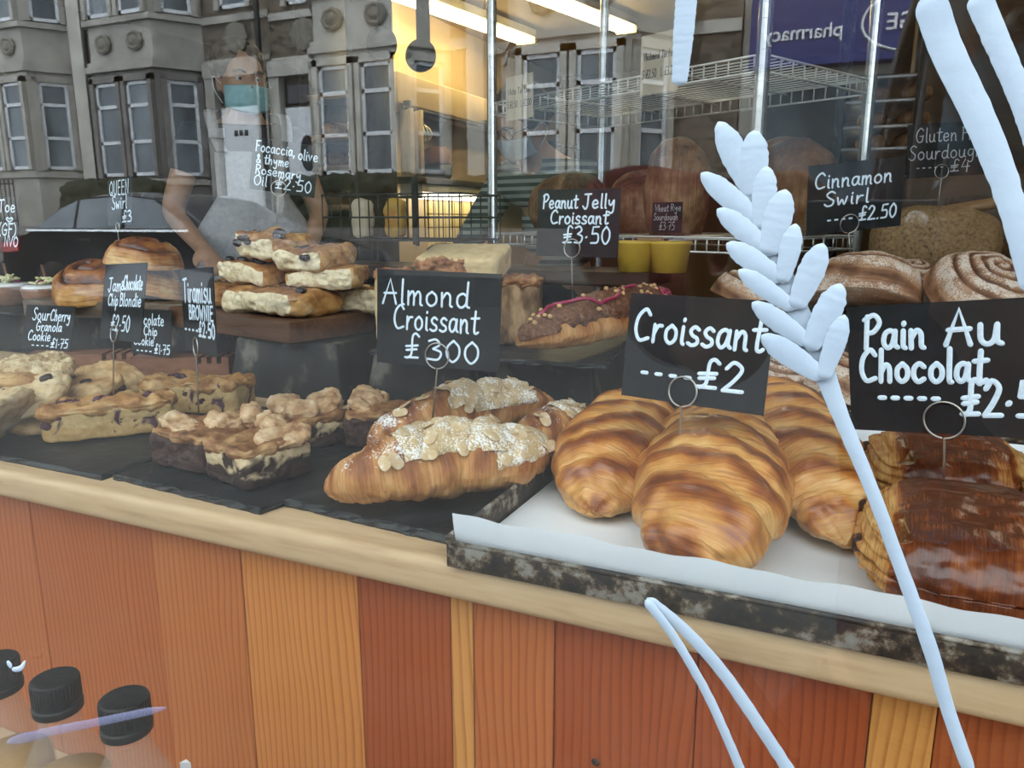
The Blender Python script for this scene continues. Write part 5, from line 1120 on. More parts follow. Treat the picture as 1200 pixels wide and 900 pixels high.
def flatcard(label, u, z0, z1, w, lines, mat, ink, pen=.0028):
    c = R3(W_R*u, -.006, (z0+z1)/2); U = np.array([dv[0], dv[1], 0]); Z = np.array([0, 0, 1.0]); N = np.cross(U, Z); N = N if N@(EYE-c) > 0 else -N
    return card(label, None, 0, lines, None, None, pen=pen, mat=mat, ink=ink, fit=(c, U, Z, N, w, z1-z0))
flatcard('printed cream card for white tin loaves hanging on the upper wire shelf', .145, 1.325, 1.44, .115, [('White', .08, .58, .14, .30), ('Tin', .44, .58, .14, .18), ('Loaf', .67, .58, .14, .25), ('S £1.50', .05, .28, .15, .38), ('L £2.00', .55, .28, .15, .38)], M_CREAMCARD, M_INK)
flatcard('printed cream card for wholemeal tin loaves hanging near the painted stroke', .70, 1.335, 1.465, .110, [('Wholemeal', .08, .58, .12, .42), ('Tin', .56, .58, .12, .13), ('Loaf', .74, .58, .12, .20), ('S £2.50', .05, .28, .14, .38), ('L £3.20', .55, .28, .14, .36)], M_CREAMCARD, M_INK)
flatcard('faint price card for wheat rye sourdough at £3.75 on the wire shelf', .745, 1.022, 1.092, .088, [('Wheat', .1, .70, .22, .45), ('Rye', .62, .72, .22, .34), ('Sourdough', .06, .42, .22, .80), ('£3·75', .25, .1, .26, .52)], M_CARD, M_CHALKDIM)
c = R3(W_R*.70, -.014, .990); t = Thing('label_clip', 'pale bulldog clip hanging below the wheat rye card on the wire shelf', 'clip', c)
t.part('clip_body', *bbox(tuple(c+np.array([-.03, -.012, -.004])), tuple(c+np.array([.03, .006, .022])), .003, 2), M_SHELFWOOD)
t.part('clip_tail', *lathe([(0, 0), (.011, 0), (.013, .006), (.010, .045), (0, .047)], 16, tuple(c+np.array([0, 0, -.05]))), M_WWIRE)

# ------------------------------------------------------------------ back of the shop
XK = -3.02                                    # kitchen partition, seen obliquely
def atx(px, py, x): d = ray(px, py); return EYE+d*(x-EYE[0])/d[0]
y0 = atx(424, 150, XK)[1]
struct('wall_kitchen', *box((XK-.1, y0, 0), (XK, 7.6, 2.5)), M_CREAM)
def m_tile():
    m, nt = newmat('yellow_tiles'); v = coords(nt, 'Object'); s = nd(nt, 'SeparateXYZ', None, Vector=v); vv = nd(nt, 'CombineXYZ', None, X=s.outputs[1], Y=s.outputs[2], Z=0.0).outputs[0]
    b = nd(nt, 'TexBrick', {'offset': 0.0}, Vector=vv, Color1=(.78, .60, .24, 1), Color2=(.82, .64, .28, 1), Mortar=(.25, .17, .06, 1), Scale=1.0, Mortar_Size=.006, Brick_Width=.15, Row_Height=.10)
    finish(nt, b.outputs['Color'], .25, .5); return m
ya, yb = atx(500, 240, XK)[1], atx(572, 240, XK)[1]
struct('trim_1', *box((XK, ya, .3), (XK+.012, yb, 1.26)), m_tile())
M_TUBE = emit('warm_tube', (1.0, .78, .36), 15.0); M_FILLTUBE = emit('added_fill_tube', (1.0, .90, .72), 5.0); M_FITT = flat('lamp_fitting', (.6, .55, .45), .5)
def tube_lamp(label, x, y0, x1, y1, z=2.43, M_TUBE=M_TUBE):
    t = Thing('strip_light', label, 'ceiling light', ((x+x1)/2, (y0+y1)/2, z+.06), group=None)
    for dx in (-.045, .045): t.part('lamp_tube', *tube([(x+dx, y0+.04, z-.02), (x1+dx, y1-.04, z-.02)], .019, 12), M_TUBE)
    d = np.array([x1-x, y1-y0, 0]); L = np.linalg.norm(d); V, F = bbox((-.09, -L/2, .003), (.09, L/2, .06), .006, 2); V = rotz(V, -math.atan2(d[0], d[1]))+np.array([(x+x1)/2, (y0+y1)/2, z]); t.part('fitting', V, F, M_FITT)
    for s, (a, b) in ((-1, (x, y0)), (1, (x1, y1))): t.part('end_cap', *bbox((a-.08, b-.02, z-.042), (a+.08, b+.02, z+.005), .004, 2), M_FITT)
tube_lamp('bright yellow strip light on the ceiling above the kitchen wall', -2.86, 3.6, -2.55, 5.62)
tube_lamp('bright strip light on the ceiling behind the upright rack post', -2.19, 3.7, -1.74, 5.60)
tube_lamp('unseen strip light added over the shop floor as fill', -.9, 2.2, -.9, 4.2, M_TUBE=M_FILLTUBE)  # out of view, added to give the pastries fill light
tube_lamp('unseen fill strip light added near the side wall', 1.0, 2.0, 1.0, 4.0, M_TUBE=M_FILLTUBE)  # second added fill light, also out of view
# long wall hood / shelf with a utensil rail
ha, hb = atx(428, 100, XK+.35), atx(598, 118, XK+.35)
hz0, hz1 = atx(428, 112, XK+.35)[2], atx(428, 64, XK+.35)[2]
hood = Thing('wall_shelf', 'long cream box shelf high on the kitchen wall with utensils below', 'shelf', (XK+.18, (y0+6)/2, hz0))
hood.part('shelf_box', *bbox((XK+.002, y0+.03, hz0+.03), (XK+.26, 7.4, hz1), .01, 2), M_CREAM)
hood.part('utensil_rail', *tube([(XK+.30, y0+.03, hz0), (XK+.30, 7.4, hz0)], .012, 10), M_BLACK)
for y in (y0+.1, y0+1.2, 7.3): hood.part('rail_bracket', *bbox((XK+.245, y-.012, hz0-.006), (XK+.308, y+.012, hz0+.05), .002, 1), M_BLACK)
xr = XK+.30
c = atx(495, 130, xr); t = Thing('balloon_whisk', 'big wire balloon whisk hanging upside down from the kitchen rail', 'whisk', (xr, c[1], atx(495, 165, xr)[2]))
zt, zb = hz0-.012, atx(495, 166, xr)[2]
zl = zb+(zt-zb)*.62
for k in range(7):
    a = math.pi*k/7; P = [np.array([xr+rr*math.cos(a), c[1]+rr*math.sin(a), zb+(zl-zb)*q]) for rr, q in ((-.010, 1), (-.045, .75), (-.062, .4), (-.042, .08), (0, 0), (.042, .08), (.062, .4), (.045, .75), (.010, 1))]
    t.part('whisk_wire', *tube(catmull(P, 40), .0028, 5), M_WIRE)
t.part('handle', *lathe([(0, 0), (.012, 0), (.014, .05), (.011, zt-zl), (0, zt-zl+.004)], 14, (xr, c[1], zl-.01)), M_BLACK)
for px, top, bot, lab in ((452, -40, 72, 'dark long-handled pan hanging nearest from the ceiling rail'), (497, -40, 86, 'second dark long-handled pan hanging from the ceiling rail')):
    q = atd(px, bot, 2.9); r = .055; t = Thing('hanging_pan', lab, 'pan', q)
    V, F = lathe([(0, 0), (r*.86, 0), (r, .04), (r+.004, .041), (r*.86, .006), (0, .006)], 36); V = euler(V, math.pi/2, 0, YAW*.6)+q+np.array([0, 0, r])
    t.part('pan_dish', V, F, M_BLACK); V, F = bbox((-.026, -.006, 2*r-.01), (.026, .006, 2.46-q[2]), .003, 2); V = rotz(V, YAW*.6)+q; t.part('handle', V, F, M_TIN)
c = atx(487, 180, xr)
for k, (px, h0, h1) in enumerate(((478, 154, 206), (487, 156, 205))):
    q = atx(px, 200, xr); zz0, zz1 = atx(px, h1, xr)[2], hz0-.0125
    V, F = bbox((-.012, -.10, 0), (.012, .10, zz1-zz0), .003, 2); V = rotz(V, .9+k*.15)+np.array([xr, q[1], zz0]); solo('hanging_board', ('cream chopping board hanging on the kitchen rail, nearer one', 'cream chopping board hanging behind the nearer one')[k], 'chopping board', V, F, M_CREAMCARD)
sy0, sy1 = atx(505, 200, XK+.3)[1], atx(600, 190, XK+.3)[1]; sz = atx(515, 208, XK+.3)[2]
solo('kitchen_counter_shelf', 'dark lower shelf on the kitchen wall above the yellow tiles', 'shelf', *bbox((XK+.014, sy0-.1, sz-.04), (XK+.25, 7.4, sz), .004, 1), M_DARKWOOD)
tube_lamp('small light added under the dark kitchen shelf to brighten the yellow tiles', XK+.14, sy0, XK+.14, sy1, sz-.10, M_TUBE=M_FILLTUBE)  # added lamp, there only to brighten the tiles below the shelf
q = atx(512, 190, XK+.13); t = Thing('lidded_pot', 'terracotta pot with dark base standing on the kitchen shelf', 'pot', (XK+.13, q[1], sz))
t.part('pot_base', *lathe([(0, 0), (.09, 0), (.11, .03), (.115, .10), (0, .10)], 28), M_BLACK, local=True); t.part('pot_lid', *lathe([(0, .10), (.10, .10), (.105, .13), (.10, .20), (.07, .225), (0, .23)], 28), noisy('terracotta', [(.3, (.16, .07, .04)), (.7, (.24, .11, .06))], 10), local=True)
# left bread shelves
b = aty(383, 200, 2.35); t = Thing('bread_shelves', 'open wooden bread shelves behind the focaccia card', 'shelves', (b[0], 2.45, 0))
xa, xb = aty(362, 200, 2.35)[0], aty(418, 200, 2.35)[0]
for x in (xa, xb): t.part('upright', *bbox((x-.015, 2.33, 0), (x+.015, 2.62, 2.1), .003, 1), M_DARKWOOD)
zs = [aty(385, y, 2.35)[2] for y in (240, 194, 158, 110)]
for z in zs: t.part('shelf_board', *bbox((xa+.015, 2.34, z-.022), (xb-.015, 2.61, z), .003, 1), M_SHELFWOOD)
for k, z in enumerate(zs[:3]):
    for j, u in enumerate((.27, .73)): loaf('small_loaf', ['small round loaf on the lowest bread shelf', 'crusty loaf on the middle bread shelf', 'golden loaf on the upper bread shelf'][k], (xa+(xb-xa)*u, 2.47, z+.001), (.034, .085, .036), .1*j, M_LOAF if k < 2 else M_BUN, 140+k*2+j, 'small loaves on shelf %s' % ('low', 'middle', 'upper')[k])
# black wire basket
bz = aty(470, 226, 1.45)[2]; x0_, x1_ = aty(385, 230, 1.55)[0], aty(545, 230, 1.55)[0]; parts = []
bk = Thing('wire_basket', 'shallow black wire basket on a stand behind the focaccia', 'basket', ((x0_+x1_)/2, 1.65, bz-.13))
for z in (bz, bz-.06, bz-.12): parts.append(tube([(x0_, 1.52, z), (x1_, 1.52, z), (x1_, 1.76, z), (x0_, 1.76, z)], .003, 6, True))
for i in range(15):
    x = x0_+(x1_-x0_)*i/14; parts.append(tube([(x, 1.52, bz), (x, 1.52, bz-.12), (x, 1.76, bz-.12), (x, 1.76, bz)], .002, 5))
bk.part('basket_wires', *join(*parts), M_BLACK)
for x in (x0_+.02, x1_-.02):
    for y in (1.54, 1.74): bk.part('stand_leg', *tube([(x, y, 0), (x, y, bz-.12)], .008, 8), M_BLACK)
M_PKT = noisy('orange_packet', [(.3, (.50, .20, .03)), (.7, (.62, .42, .08))], 20, 3, .4, .2)
for k, (px, lab) in enumerate(((464, 'yellow and orange packet standing in the wire basket'), (425, 'tan paper packet standing in the wire basket'))):
    q = aty(px, 262, 1.66); V, F, _ = rbox(.030, .022, .055, n=12, e=4); V = roughen(V, F, .004, 40, 3, k); V += np.array([q[0], 1.66, bz-.062]); solo('packet', lab, 'packet', V, F, M_PKT if k == 0 else M_CREAMCARD)
# brown rolls and yellow tubs low behind the cake, on a dark side table
tz = aty(545, 290, 1.75)[2]-.03; x0_, x1_ = aty(430, 290, 1.55)[0], aty(860, 290, 1.7)[0]
solo('side_table', 'dark side table behind the display, under the wire shelf', 'table', *join(bbox((x0_, 1.31, tz-.03), (-.40, 1.50, tz), .004, 1), box((x0_+.05, 1.33, 0), (x0_+.10, 1.38, tz-.03)), box((-.50, 1.33, 0), (-.45, 1.38, tz-.03)), box((x0_+.05, 1.43, 0), (x0_+.10, 1.48, tz-.03)), box((-.50, 1.43, 0), (-.45, 1.48, tz-.03))), M_DARKWOOD, smooth=False)
for k, (px, lab) in enumerate(((520, 'red-brown roll at the end of the side table'), (548, 'red-brown roll in the middle of the side table row'), (575, 'red-brown roll next to the rack post'))):
    q = aty(px, 285, 1.40); loaf('brown_roll', lab, (q[0], 1.40, tz+.001), (.042, .042, .030), k, M_LOAF, 150+k, 'brown rolls on the side table')
M_YELLOW = flat('yellow_plastic', (.62, .42, .05), .4)
for k, px in enumerate((745, 785)):
    q = aty(px, 300, 1.36); V, F = lathe([(0, 0), (.035, 0), (.042, .055), (.045, .058), (.045, .064), (0, .064)], 24); V += np.array([q[0], 1.36, tz+.0005]); solo('yellow_tub', ('yellow tub under the wire shelf, nearer the peanut card', 'yellow tub under the wire shelf, nearer the bulldog clip')[k], 'tub', V, F, M_YELLOW)
# sheet pan rack, crate, dark cupboard at the far side
q0, q1 = aty(985, 120, 2.35), aty(1078, 120, 2.35)
t = Thing('tray_rack', 'dark rack of baking trays behind the cinnamon swirl card', 'rack', ((q0[0]+q1[0])/2, 2.55, 0))
for x in (q0[0], q1[0]):
    for y in (2.36, 2.74): t.part('upright', *bbox((x-.012, y-.012, 0), (x+.012, y+.012, 1.9), .002, 1), M_TIN)
for k, py in enumerate((88, 116, 146, 172, 206)):
    z = aty(1030, py, 2.35)[2]; t.part('sheet_tray', *bbox((q0[0]+.012, 2.35, z-.012), (q1[0]-.012, 2.75, z), .003, 1), noisy('aluminium_tray', [(.3, (.35, .35, .36)), (.7, (.45, .45, .46))], 8, 3, .4, .1, metal=.7))
    if k in (1, 2, 3):
        for j in range(2): loaf('tray_loaf', 'loaf on tray %s of the tray rack' % ('upper', 'middle', 'lower')[k-1], (q0[0]+.09+.11*j, 2.45, z+.0008), (.042, .07, .026), .2*j, M_LOAF, 160+k*3+j, 'loaves on the %s tray of the tray rack' % ('upper', 'middle', 'lower')[k-1])
q0, q1 = aty(1052, 240, 1.90), aty(1300, 240, 1.90); zt_, zb_ = aty(1110, 206, 1.90)[2], .9555
t = Thing('wooden_crate', 'brown wooden crate with dark stamped letters behind the rye loaves', 'crate', ((q0[0]+q1[0])/2, 1.92, zb_))
M_CRATE = wood('crate_wood', [(.3, (.05, .032, .02)), (.6, (.11, .072, .045))], 8)
t.part('crate_front', *bbox((q0[0], 1.885, zb_), (q1[0], 1.90, zt_), .002, 1), M_CRATE); t.part('crate_back', *bbox((q0[0], 1.935, zb_), (q1[0], 1.945, zt_), .002, 1), M_CRATE)
for x in (q0[0], q1[0]-.012): t.part('crate_end', *bbox((x, 1.9005, zb_), (x+.012, 1.9345, zt_), .002, 1), M_CRATE)
st_, w_ = strokes('MACKES'); a, b2 = aty(1100, 243, 1.885), aty(1157, 240, 1.885); sc = (b2[0]-a[0])/w_
V, F = ribbons([s*sc*np.array([1, 1.05]) for s in st_], .006, .0006); t.part('stamped_letters', np.c_[V[:, 0]+a[0], 1.8848-V[:, 2], V[:, 1]+a[2]], F, M_INK)
pa, pb = aty(1080, 252, 1.72), aty(1260, 222, 1.72); solo('peel_handle', 'long wooden peel handle slanting across the crate behind the loaves', 'peel', *tube([pa, pb], .012, 12), M_SHELFWOOD)
solo('tall_cupboard', 'tall dark brown cupboard at the far side of the shop', 'cupboard', *join(bbox((.10, 3.0, 0), (2.15, 3.5, 2.3), .01, 2), bbox((.14, 2.985, .1), (1.0, 3.0, 2.2), .004, 1), bbox((1.04, 2.985, .1), (2.1, 3.0, 2.2), .004, 1)), M_CRATE)

# ------------------------------------------------------------------ the street behind the camera (seen mirrored in the glass)
def mir(px, py, D): q = aty(px, py, D); return np.array([q[0], -D, q[2]])
def m_rubble():
    m, nt = newmat('rubble_stone'); v = coords(nt, 'Object', (1, 1, 2.2)); vo = nd(nt, 'TexVoronoi', None, Vector=v, Scale=5.5); n = tnoise(nt, v, 9, 4)
    c = mixc(nt, n, ramp(nt, nd(nt, 'SeparateColor', None, Color=vo.outputs['Color']).outputs[0], [(.2, (.07, .055, .042)), (.8, (.24, .19, .14))]), (.12, .10, .08))
    e = ramp(nt, nd(nt, 'TexVoronoi', {'feature': 'DISTANCE_TO_EDGE'}, Vector=v, Scale=5.5).outputs['Distance'], [(.0, 1.0), (.06, 0.0)])
    finish(nt, mixc(nt, e, c, (.20, .18, .155)), .9, .3, 0, n, .5, .02); return m
M_RUBBLE = m_rubble()
M_ASH = noisy('grey_ashlar', [(.3, (.24, .225, .20)), (.7, (.44, .415, .37))], 2.2, 8, .85, .15); M_ASHP = noisy('pale_ashlar', [(.3, (.36, .34, .30)), (.7, (.58, .55, .49))], 2.2, 8, .85, .15)
M_ASHD = noisy('dark_render', [(.3, (.15, .14, .13)), (.7, (.21, .195, .185))], 3, 6, .9, .15); M_UPVC = flat('white_upvc', (.66, .68, .70), .4)
M_PANE = noisy('house_pane', [(.35, (.035, .045, .055)), (.6, (.14, .17, .19)), (.8, (.26, .29, .31))], 1.3, 3, .12, 0, stretch=(1, 1, .35)); M_DARKPANE = flat('dark_pane', (.03, .03, .032), .15)
M_CARVE = noisy('carved_stone', [(.3, (.16, .145, .12)), (.7, (.26, .24, .20))], 14, 4, .9, .4, bd=.02)
M_ROOFT = flat('roof_tile', (.10, .085, .08), .8); M_RAIL = M_BLACK
YF = -11.0
def house(label, x0, x1, bx, dz, stone, lower, door_x):
    t = Thing('terraced_house', label, 'house', ((x0+x1)/2, YF-2, .3), group=None)
    t.part('wall', *box((x0, YF-4, .3), (x1, YF, 7.2)), M_RUBBLE, smooth=False)
    V, F = prism([(x0, YF-4.1), (x1, YF-4.1), (x1, YF+.05), (x0, YF+.05)], 7.2, 7.35); t.part('roof', V, F, M_ROOFT, smooth=False)
    plan = lambda g: [(bx-1.28-g, YF+.001), (bx+1.28+g, YF+.001), (bx+.80+g*.6, YF+.72+g), (bx-.80-g*.6, YF+.72+g)]
    t.part('bay', *prism(plan(0), .3, 3.70+dz), lower, smooth=False); t.part('bay', *prism(plan(-.01), 3.70+dz, 6.9), stone, smooth=False)
    for a, b, g in ((3.62, 3.72, .09), (3.72, 3.80, .05), (4.42, 4.52, .08), (1.62, 1.72, .06), (6.5, 6.8, .1)): t.part('string_course', *prism(plan(g), a+dz, b+dz), stone, smooth=False)
    t.part('stone_band', *box((x0, YF, 3.64+dz), (x1, YF+.05, 3.80+dz)), stone, smooth=False); t.part('stone_band', *box((x0, YF, 4.40+dz), (x1, YF+.05, 4.52+dz)), stone, smooth=False)
    def window(cx, cy, ang, w, z0, z1, tr=None, rev=True):
        def pl(V): return rotz(V, ang)+np.array([cx, cy, 0])
        fr = [box((-w/2, 0, z0), (-w/2+.055, .05, z1)), box((w/2-.055, 0, z0), (w/2, .05, z1)), box((-w/2, 0, z0), (w/2, .05, z0+.06)), box((-w/2, 0, z1-.055), (w/2, .05, z1))]
        if tr: fr += [box((-w/2, 0, tr), (w/2, .05, tr+.06)), box((-w/2, 0, (z0+tr)/2-.03), (w/2, .05, (z0+tr)/2+.03))]
        V, F = join(*fr); o = t.part('window', pl(V), F, M_UPVC, smooth=False)
        V, F = box((-w/2+.02, -.0, z0+.02), (w/2-.02, .02, z1-.02)); t.part('glass', pl(V), F, M_PANE, parent=o, smooth=False); o.location = (0, 0, 0)
        V, F = join(box((-w/2-.10, -.005, z0-.02), (-w/2-.005, .10, z1+.10)), box((w/2+.005, -.005, z0-.02), (w/2+.10, .10, z1+.10)), box((-w/2-.10, -.005, z1+.004), (w/2+.10, .10, z1+.12))); t.part('window_surround', pl(V), F, stone if z0 > 4 else lower, smooth=False)
    sa = math.atan2(.72, .48)
    for z0, z1, tr in ((1.78+dz, 3.42+dz, 2.98+dz), (4.55+dz, 6.2+dz, 5.75+dz)):
        for s in (-1, 1):
            window(bx+s*.40, YF+.722, 0, .56, z0, z1, tr)
            window(bx+s*1.045, YF+.365, -s*sa, .50, z0, z1, tr)
    for s in (-1, 1):
        c = np.array([bx+s*.40, YF+.74, 4.10+dz]); V, F = lathe([(0, -.02), (.20, -.02), (.21, .02), (.17, .05), (.12, .03), (.06, .07), (0, .08)], 8); V = euler(V, -math.pi/2, 0, 0)*np.array([1, 1, .85])+c; t.part('carved_panel', V, F, M_CARVE, smooth=False)
    if door_x is not None:
        z0 = .85+dz
        t.part('door_step', *box((door_x-.6, YF+.002, .3), (door_x+.6, YF+.6, z0)), stone, smooth=False)
        d = t.part('door', *bbox((door_x-.45, YF+.02, z0), (door_x+.45, YF+.07, z0+2.12), .01, 1), M_UPVC, smooth=False)
        if lower is M_ASHD: V, F = join(*[box((door_x-.16+.12*q, YF+.070, z0+1.62), (door_x-.08+.12*q, YF+.080, z0+1.72)) for q in range(3)])
        else: V, F = lathe([(0, 0), (.15, 0), (.16, .012), (0, .014)], 24); V = euler(V, -math.pi/2, 0, 0)*np.array([1, 1, 1.9])+np.array([door_x, YF+.072, z0+1.35])
        t.part('door_glass', V, F, M_DARKPANE, parent=d); d.location = (0, 0, 0)
        t.part('fanlight', *bbox((door_x-.45, YF+.02, z0+2.18), (door_x+.45, YF+.05, z0+2.50), .01, 1), M_DARKPANE, smooth=False)
        for s in (-1, 1): t.part('door_pilaster', *box((door_x+s*.60-.11, YF+.001, z0), (door_x+s*.60+.11, YF+.16, z0+2.62)), stone, smooth=False)
        t.part('door_lintel', *box((door_x-.70, YF+.001, z0+2.62), (door_x+.70, YF+.2, z0+2.86)), stone, smooth=False)
        window(door_x, YF+.002, 0, .62, 4.62+dz, 6.2+dz, 5.7+dz)
        V, F = lathe([(0, -.02), (.26, -.02), (.27, .03), (.20, .05), (0, .05)], 8); V = euler(V, -math.pi/2, 0, 0)*np.array([1, 1, 1.0])+np.array([door_x, YF+.03, 4.14+dz]); t.part('carved_panel', V, F, M_CARVE, smooth=False)
    return t
house('grey stone terraced house at the far end of the mirrored row', -19.0, -14.35, -16.0, .28, M_ASH, M_ASH, -18.2)
house('terraced house with dark rendered bay, next to the far end one', -14.345, -9.725, -12.55, .08, M_ASH, M_ASHD, -10.46)
house('pale terraced house whose door adjoins the dark-bayed one', -9.715, -5.655, -7.45, 0.0, M_ASHP, M_ASHP, -8.98)
house('pale terraced house beside the pharmacy', -5.645, -1.76, -3.92, -.12, M_ASHP, M_ASHP, None)
for i, (x, w) in enumerate(((-14.35, .42), (-5.65, .30))):
    solo('stone_pier', ('pale stone pier dividing the two far terraced houses', 'pale stone pier between the two pale terraced houses')[i], 'pier', *box((x-w/2, YF+.055, .3), (x+w/2, YF+.20, 7.19)), M_ASHP, smooth=False)
for i, x in enumerate((-13.98, -9.72)):
    solo('drainpipe', ('dark drainpipe beside the dark rendered bay', 'dark drainpipe between the two white front doors')[i], 'drainpipe', *tube([(x, YF+.31, .3), (x, YF+.31, 7.0)], .05, 10), M_BLACK)
# pharmacy
sh = Thing('pharmacy_shop', 'pharmacy with dark blue fascia sign at the end of the row', 'shop', (1.2, YF-1.5, .3))
sh.part('wall', *box((-1.75, YF-4, .3), (5.5, YF-.05, 7.5)), M_ASHP, smooth=False)
M_SIGN = flat('navy_sign', (.035, .038, .16), .35); M_SIGNW = flat('white_letters', (.75, .75, .78), .5)
sg = sh.part('fascia_sign', *bbox((-1.62, YF-.04, 2.98), (3.0, YF+.22, 3.86), .01, 1), M_SIGN, smooth=False)
def letters(txt, xs, xe, z, yy, parent, mat):
    cu = bpy.data.curves.new('sign_letters', 'FONT'); cu.body = txt; cu.extrude = .012; cu.offset = .012
    o = bpy.data.objects.new('sign_letters', cu); COL.objects.link(o); bpy.context.view_layer.update(); dep = bpy.context.evaluated_depsgraph_get()
    me = bpy.data.meshes.new_from_object(o.evaluated_get(dep)); bpy.data.objects.remove(o)
    V = np.array([v.co[:] for v in me.vertices]); F = [tuple(p.vertices) for p in me.polygons]
    s = (xs-xe)/(V[:, 0].max()-V[:, 0].min()); V[:, 0] -= V[:, 0].min()
    W_ = np.c_[xs-V[:, 0]*s, yy+V[:, 2]*1.0, z+V[:, 1]*s]
    r = sh.part('sign_letters', W_, F, mat, parent=parent, smooth=False); return r
letters('pharmacy', mir(987, 40, 10.78)[0], mir(894, 55, 10.78)[0], 3.30, YF+.232, sg, M_SIGNW)
letters('GE', mir(1066, 40, 10.78)[0]+.06, mir(1038, 40, 10.78)[0], 3.32, YF+.232, sg, M_SIGNW)
ex = mir(1075, 40, 10.78)[0]; P = [(ex+.62*math.cos(a), YF+.235, 3.42+.36*math.sin(a)) for a in np.linspace(0, 2*math.pi, 48, endpoint=False)]
sh.part('sign_oval', *tube(np.array(P), .018, 6, True), M_SIGNW, parent=sg)
sh.part('shopfront_glass', *box((-1.4, YF-.045, .75), (4.8, YF+.02, 2.85)), M_PANE, smooth=False)
for x in (-1.5, .2, 1.9, 3.6): sh.part('shopfront_mullion', *box((x-.06, YF-.04, .3), (x+.06, YF+.1, 2.95)), M_ASHP, smooth=False)
# garden wall with railings
solo('garden_wall', 'low stone garden wall in front of the terraced houses', 'wall', *box((-19, -9.35, .30), (-2.0, -9.10, .95)), M_ASHD, smooth=False)
parts = [tube([(-19, -9.22, z), (-14.4, -9.22, z)], .018, 6) for z in (1.05, 1.72)]
for i in range(38): parts.append(tube([(-19+4.6*i/37, -9.22, .955), (-19+4.6*i/37, -9.22, 1.80)], .012, 5))
solo('railings', 'black iron railings on the garden wall before the far end house', 'railings', *join(*parts), M_BLACK)

# parked saloon car
def car():
    L = 4.7; yc = -6.9; xr = mir(14, 262, 6.2)[0]; t = Thing('car', 'dark grey saloon car parked across the street', 'car', (xr+L/2, yc, -.08))
    M_CAR = noisy('dark_grey_paint', [(.3, (.045, .05, .062)), (.7, (.06, .066, .08))], 3, 2, .25, 0, coat=1.0, coatr=.05); W = .90; zr = -.08
    prof = [(0.02, .42), (.0, .62), (.02, .84), (.10, .98), (.55, 1.03), (1.05, 1.30), (1.55, 1.435), (2.1, 1.46), (2.7, 1.40), (3.25, 1.14), (3.55, 1.00), (4.2, .90), (4.55, .78), (4.68, .60), (4.69, .40), (4.5, .27), (.25, .27)]
    P = np.array(prof); n = len(P); ring = []
    pts = np.vstack([catmull(P[:16], 70), catmull(P[[15, 16, 0]], 12)[1:-1]]); m = len(pts); V = []; ks = np.linspace(-1, 1, 17)
    for k in ks:
        for (x, z) in pts:
            tumble = max(0, z-.98)*.30; hw = W-tumble-.02*abs(x-2.35)**2*.35; V.append((x, k*hw, z-(.05*abs(k)**6 if z > .8 else 0)))
    F, _ = gridfaces(17, m, False, True); F += [tuple(range(m))[::-1], tuple(16*m+j for j in range(m))]
    V = np.array(V)
    t.part('car_body', V+np.array([xr, yc, zr]), F, M_CAR)
    def side(poly, mat, nm, off=.012):
        A = []; 
        for (x, z) in poly: A.append((x, W-max(0, z-.98)*.30-.02*abs(x-2.35)**2*.35+off, z))
        B = [(x, y-.03, z) for x, y, z in A]; q = len(A)
        return t.part(nm, np.array(A+B)+np.array([xr, yc, zr]), [tuple(range(q)), tuple(range(q, 2*q))[::-1]]+[(i, q+i, q+(i+1) % q, (i+1) % q) for i in range(q)], mat, smooth=False)
    M_CG = noisy('car_glass', [(.3, (.10, .12, .14)), (.7, (.2, .23, .26))], 2, 3, .08, 0)
    side([(.72, 1.04), (1.12, 1.27), (1.40, 1.36), (1.40, 1.045)], M_CG, 'side_window'); side([(1.45, 1.045), (1.45, 1.37), (2.15, 1.405), (2.20, 1.045)], M_CG, 'side_window'); side([(2.27, 1.045), (2.23, 1.40), (2.65, 1.36), (3.15, 1.10), (3.18, 1.045)], M_CG, 'side_window')
    side([(.55, 1.005), (.55, 1.03), (3.25, 1.035), (3.25, 1.01)], M_CHROME, 'chrome_trim', .02)
    for x in (1.62, 2.5): side([(x-.1, .90), (x-.1, .93), (x+.1, .93), (x+.1, .90)], M_BLACK, 'door_handle', .03)
    side([(.02, .74), (.02, .86), (.35, .88), (.35, .76)], flat('tail_lamp', (.4, .02, .02), .2), 'tail_light', .015)
    M_TY = flat('tyre', (.015, .015, .015), .8); M_AL = flat('alloy', (.4, .4, .42), .3, .8)
    for x in (.95, 3.75):
        for s in (-1, 1):
            c = np.array([xr+x, yc+s*(W-.1), zr+.325]); V, F = lathe([(.20, -.1), (.31, -.1), (.325, -.07), (.325, .07), (.31, .1), (.20, .1)], 32); w = t.part('tyre', euler(V, math.pi/2)+c, F, M_TY)
            sp = [euler(box((-.022, .03, .06), (.022, .21, .09))[0], 0, 0, 2*math.pi*k/7) for k in range(7)]; Vv, Ff = join(*[(euler(q, math.pi/2*(-s)), box((0, 0, 0), (1, 1, 1))[1]) for q in sp]); t.part('wheel_spokes', Vv+c, Ff, M_AL, smooth=False)
car()
M_LEAF = noisy('dull_leaves', [(.3, (.012, .015, .008)), (.7, (.05, .055, .028))], 30, 4, .8, .5)

M_HEDGE = M_LEAF
for k, (x0, x1, h, lab) in enumerate(((-13.6, -11.2, 1.75, 'clipped dark hedge below the dark rendered bay'), (-8.4, -6.0, 1.72, 'clipped dark hedge below the pale bay by the front door'), (-5.4, -2.2, 1.66, 'clipped dark hedge below the bay next to the pharmacy'))):
    V, F, P = rbox((x1-x0)/2, .28, (h-.3)/2, n=36, e=9); V = roughen(V, F, .07, 6, 5, k+2); V[:, 2] = np.maximum(V[:, 2], -(h-.3)/2); solo('hedge', lab, 'hedge', V+np.array([(x0+x1)/2, -9.75, (h+.3)/2]), F, M_HEDGE)

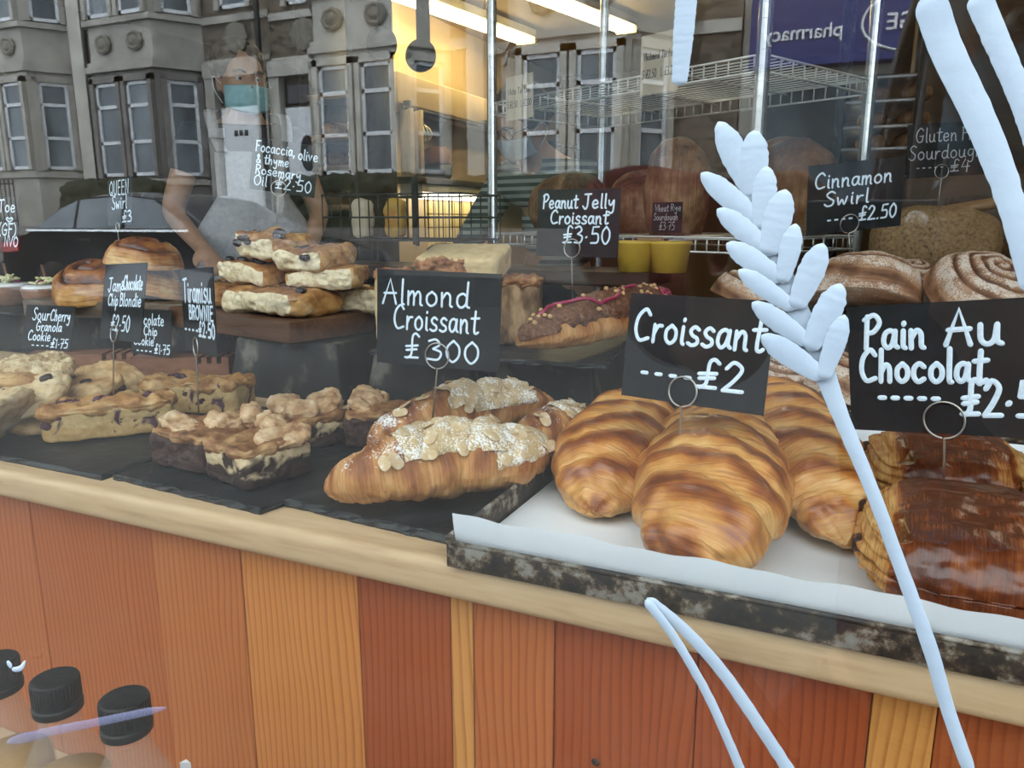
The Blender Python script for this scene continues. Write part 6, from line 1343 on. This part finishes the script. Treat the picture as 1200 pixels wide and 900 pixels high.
# the photographer crouching at the window with a phone
M_COAT = noisy('maroon_fleece', [(.3, (.13, .02, .03)), (.55, (.24, .045, .06)), (.75, (.38, .10, .12))], 90, 5, .95, 1.0, 130, bd=.01); M_GREYH = noisy('grey_hair', [(.3, (.30, .29, .28)), (.7, (.62, .60, .58))], 30, 4, .6, .8, stretch=(1, 1, .1), bd=.004)
J = dict(pelvis=(0, .12, .38), waist=(0, .08, .52), chest=(0, .02, .82), collar=(0, -.01, 1.01), neck=(.0, -.02, 1.085), head=(0, -.04, 1.20), shl=(.18, -.02, 1.0), shr=(-.18, -.02, .99), ell=(.36, -.20, 1.06), elr=(-.20, -.20, .84), wrl=(.215, -.345, .945), wrr=(.03, -.33, .925), handl=(-.35, .05, .9), handr=(.35, .05, .9), palml=(0, -1, 0), palmr=(0, -1, 0),
         hipl=(.11, .10, .36), hipr=(-.11, .10, .36), knl=(.16, -.28, .48), knr=(-.16, -.22, .42), anl=(.15, -.10, .07), anr=(-.15, .02, .07), face=(0, -1, -.12))
PH = np.array([.13, -.66, 0.0])
t3, h, f, up, sd = person('person', 'photographer in maroon fleece coat and blue mask crouching outside the window', (PH[0], PH[1], 0), math.pi, J, M_SKIN, M_COAT, M_TROUS, M_GREYH)
face_mask(t3, h, f, up, sd, noisy('denim_blue_mask', [(.3, (.20, .32, .42)), (.7, (.28, .42, .52))], 30, 3, .8, .2))
parts = []
rg = np.random.default_rng(4)
for k in range(90):
    a = rg.uniform(-.5, math.pi+.5); q = h+sd*math.cos(a)*.088-f*(.02+.05*math.sin(a))+up*rg.uniform(.02, .11); L = rg.uniform(.14, .26); o_ = sd*math.cos(a)*rg.uniform(.0, .05)
    parts.append(tube(catmull([q, q-up*L*.4+o_*.6+f*.01, q-up*L+o_+f*rg.uniform(0, .03)], 8), [.007]*5+[.006, .004, .002], 5))
mk('hair_strands', *join(*parts), M_GREYH, t3.o)
ph = Thing('phone', 'dark phone held up close to the window by the photographer', 'phone', (.0, -.262, .99))
V, F = bbox((-.036, -.2685, .985), (.036, -.2605, 1.062), .003, 3); ph.part('phone_body', V, F, flat('phone_shell', (.02, .02, .022), .2))
Vl, Fl = lathe([(0, 0), (.006, 0), (.006, .001), (0, .001)], 20); ph.part('camera_lens', euler(Vl, -math.pi/2)+np.array([.024, -.2604, 1.05]), Fl, M_CHROME)
